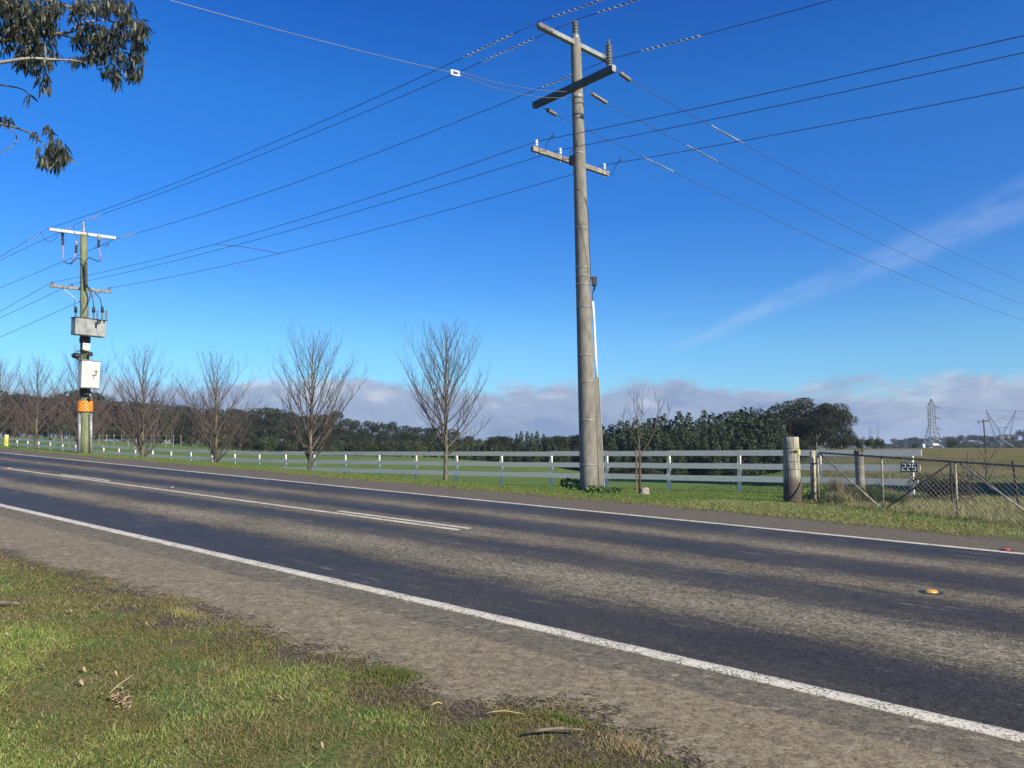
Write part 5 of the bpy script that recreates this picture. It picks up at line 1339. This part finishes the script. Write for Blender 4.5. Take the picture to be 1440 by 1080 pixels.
# ------------------------------------------------------------------ litter on the near verge
def road_pt(px, py):
    r_ = ray(px, py); den = -r_[2] + 0.02484 * (DX * r_[0] + DY * r_[1]); k = CAMZ / den; return Vector((r_[0] * k, r_[1] * k, CAMZ + r_[2] * k))
LFS = [(8, 898, 'pale dry leaf at the left edge in the grass'), (117, 949, 'tan dry leaf left of the leaf heap'), (141, 951, 'pink-brown dry leaf, middle of three in the grass'), (162, 955, 'pale curled leaf, right of three in the grass'), (98, 865, 'long tan leaf in the upper grass'), (131, 933, 'tiny pale leaf above the group of three'), (205, 883, 'pale leaf near the bare strip of the verge'), (113, 968, 'broken brown leaf below the group of three'),
       (4, 890, 'small brown leaf at the very left edge'), (25, 1030, 'brown leaf low in the left corner'), (452, 1058, 'brown leaf in the grass at the bottom of the view'), (393, 990, 'small yellow leaf in the grass, centre left'), (60, 945, 'reddish leaf far left in the grass')]
rnd = random.Random(9)
for px, py, lab in LFS:
    p = road_pt(px, py) + up * .03; L = rnd.uniform(.03, .06); a = rnd.uniform(-.5, .6); a = rnd.uniform(-.5, .9); d = Vector((math.cos(a), math.sin(a), rnd.uniform(-.05, .08))); w_ = Vector((-math.sin(a), math.cos(a), rnd.uniform(-.15, .15))) * L * .19
    mb = MB(); vs = []
    for i in range(7):
        q = i / 6; k = math.sin(math.pi * min(.98, q + .02)) ** .8; c = p + d * L * (q - .5) + up * (.012 * math.sin(q * 5))
        vs += [c - w_ * k + up * .006 * k, c - up * .002, c + w_ * k + up * .006 * k]
    fs = []
    for i in range(6): fs += [(3 * i, 3 * i + 1, 3 * i + 4, 3 * i + 3), (3 * i + 1, 3 * i + 2, 3 * i + 5, 3 * i + 4)]
    mb.add(vs, fs); tag(mb.build('fallen_leaf', M['deadleaf'], None, True), lab, 'fallen leaf', 'dry leaves on the near verge')
def stick(px1, py1, px2, py2, r, lab, m='stick', z=.03):
    a, b = road_pt(px1, py1) + up * z, road_pt(px2, py2) + up * z; c = a.lerp(b, .5) + Vector((.01, .01, .012)); mb = MB(); mb.tube([a, a.lerp(c, .5) + up * .004, c, c.lerp(b, .6), b], [r * .5, r, r, r * .8, r * .4], 6); tag(mb.build('fallen_stick', M[m], None, True), lab, 'stick')
stick(153, 983, 190, 954, .003, 'thin pale stick beside the leaf heap', 'straw'); stick(740, 1040, 822, 1035, .008, 'dark crooked stick on the bare soil by the shoulder'); stick(-30, 856, 28, 854, .016, 'short thick dark stick at the left edge of the grass'); stick(605, 1001, 622, 998, .003, 'short pale straw on the bare soil', 'straw'); stick(680, 1012, 735, 1012, .003, 'straight straw lying on the bare verge', 'straw')
mb = MB(); rnd = random.Random(12)
for _ in range(90):
    p = road_pt(170 + rnd.gauss(0, 9), 990 + rnd.gauss(0, 7)) + up * rnd.uniform(.015, .04); a = rnd.uniform(0, 6.28); L = rnd.uniform(.008, .026); d = Vector((math.cos(a), math.sin(a), rnd.uniform(-.3, .3))) * L; w_ = Vector((-math.sin(a), math.cos(a), rnd.uniform(-.6, .6))) * L * .3
    mb.add([p - d, p - w_ + up * .004, p + d, p + w_ + up * .004], [(0, 1, 2, 3)])
tag(mb.build('leaf_heap', M['deadleaf'], None), 'little heap of crumpled brown leaves in the near grass', 'leaf heap')
# gravel crumbs along the near edge
V, Fq = [], []
rg = np.random.default_rng(8); n = 14000
T_ = rg.uniform(1.0, 12, n); S = np.array([edge_(t) for t in T_]) + rg.normal(-.08, .20, n); v = visible(S, T_); S, T_ = S[v], T_[v]; n = len(S)
X, Yv = NX * S + DX * T_, NY * S + DY * T_; Z = 0.02484 * T_ - .001; r_ = rg.uniform(.001, .0036, n) * (1 + 1.2 * (rg.random(n) < .04))
oc = np.array([(1, 0, 0), (0, 1, 0), (-1, 0, 0), (0, -1, 0), (0, 0, 1), (0, 0, -1)], float)
V = np.stack([X, Yv, Z], 1)[:, None, :] + oc[None] * r_[:, None, None] * rg.uniform(.6, 1.3, (n, 6, 1)); V = V.reshape(-1, 3)
tri = np.array([(0, 1, 4), (1, 2, 4), (2, 3, 4), (3, 0, 4), (1, 0, 5), (2, 1, 5), (3, 2, 5), (0, 3, 5)]); Fq = (np.arange(n)[:, None, None] * 6 + tri[None]).reshape(-1, 3)
tag(npmesh('loose_gravel', V, Fq, leafmat('gravel_chips', (.06, .05, .04), (.14, .115, .09), (.27, .23, .18), .85, 0)), kind='stuff')

# ------------------------------------------------------------------ thin valley haze
hb = MB(); hb.box((0, 0, 10), (4600, 4600, 92)); HZ = bpy.data.materials.new('haze'); HZ.use_nodes = True; nt = HZ.node_tree
nt.nodes.remove(nt.nodes['Principled BSDF']); pv = nt.nodes.new('ShaderNodeVolumePrincipled'); pv.inputs['Density'].default_value = 0.00026; pv.inputs['Color'].default_value = (.80, .88, 1, 1); pv.inputs['Anisotropy'].default_value = .3
nt.links.new(pv.outputs[0], nt.nodes['Material Output'].inputs['Volume']); tag(hb.build('haze', HZ), kind='stuff')
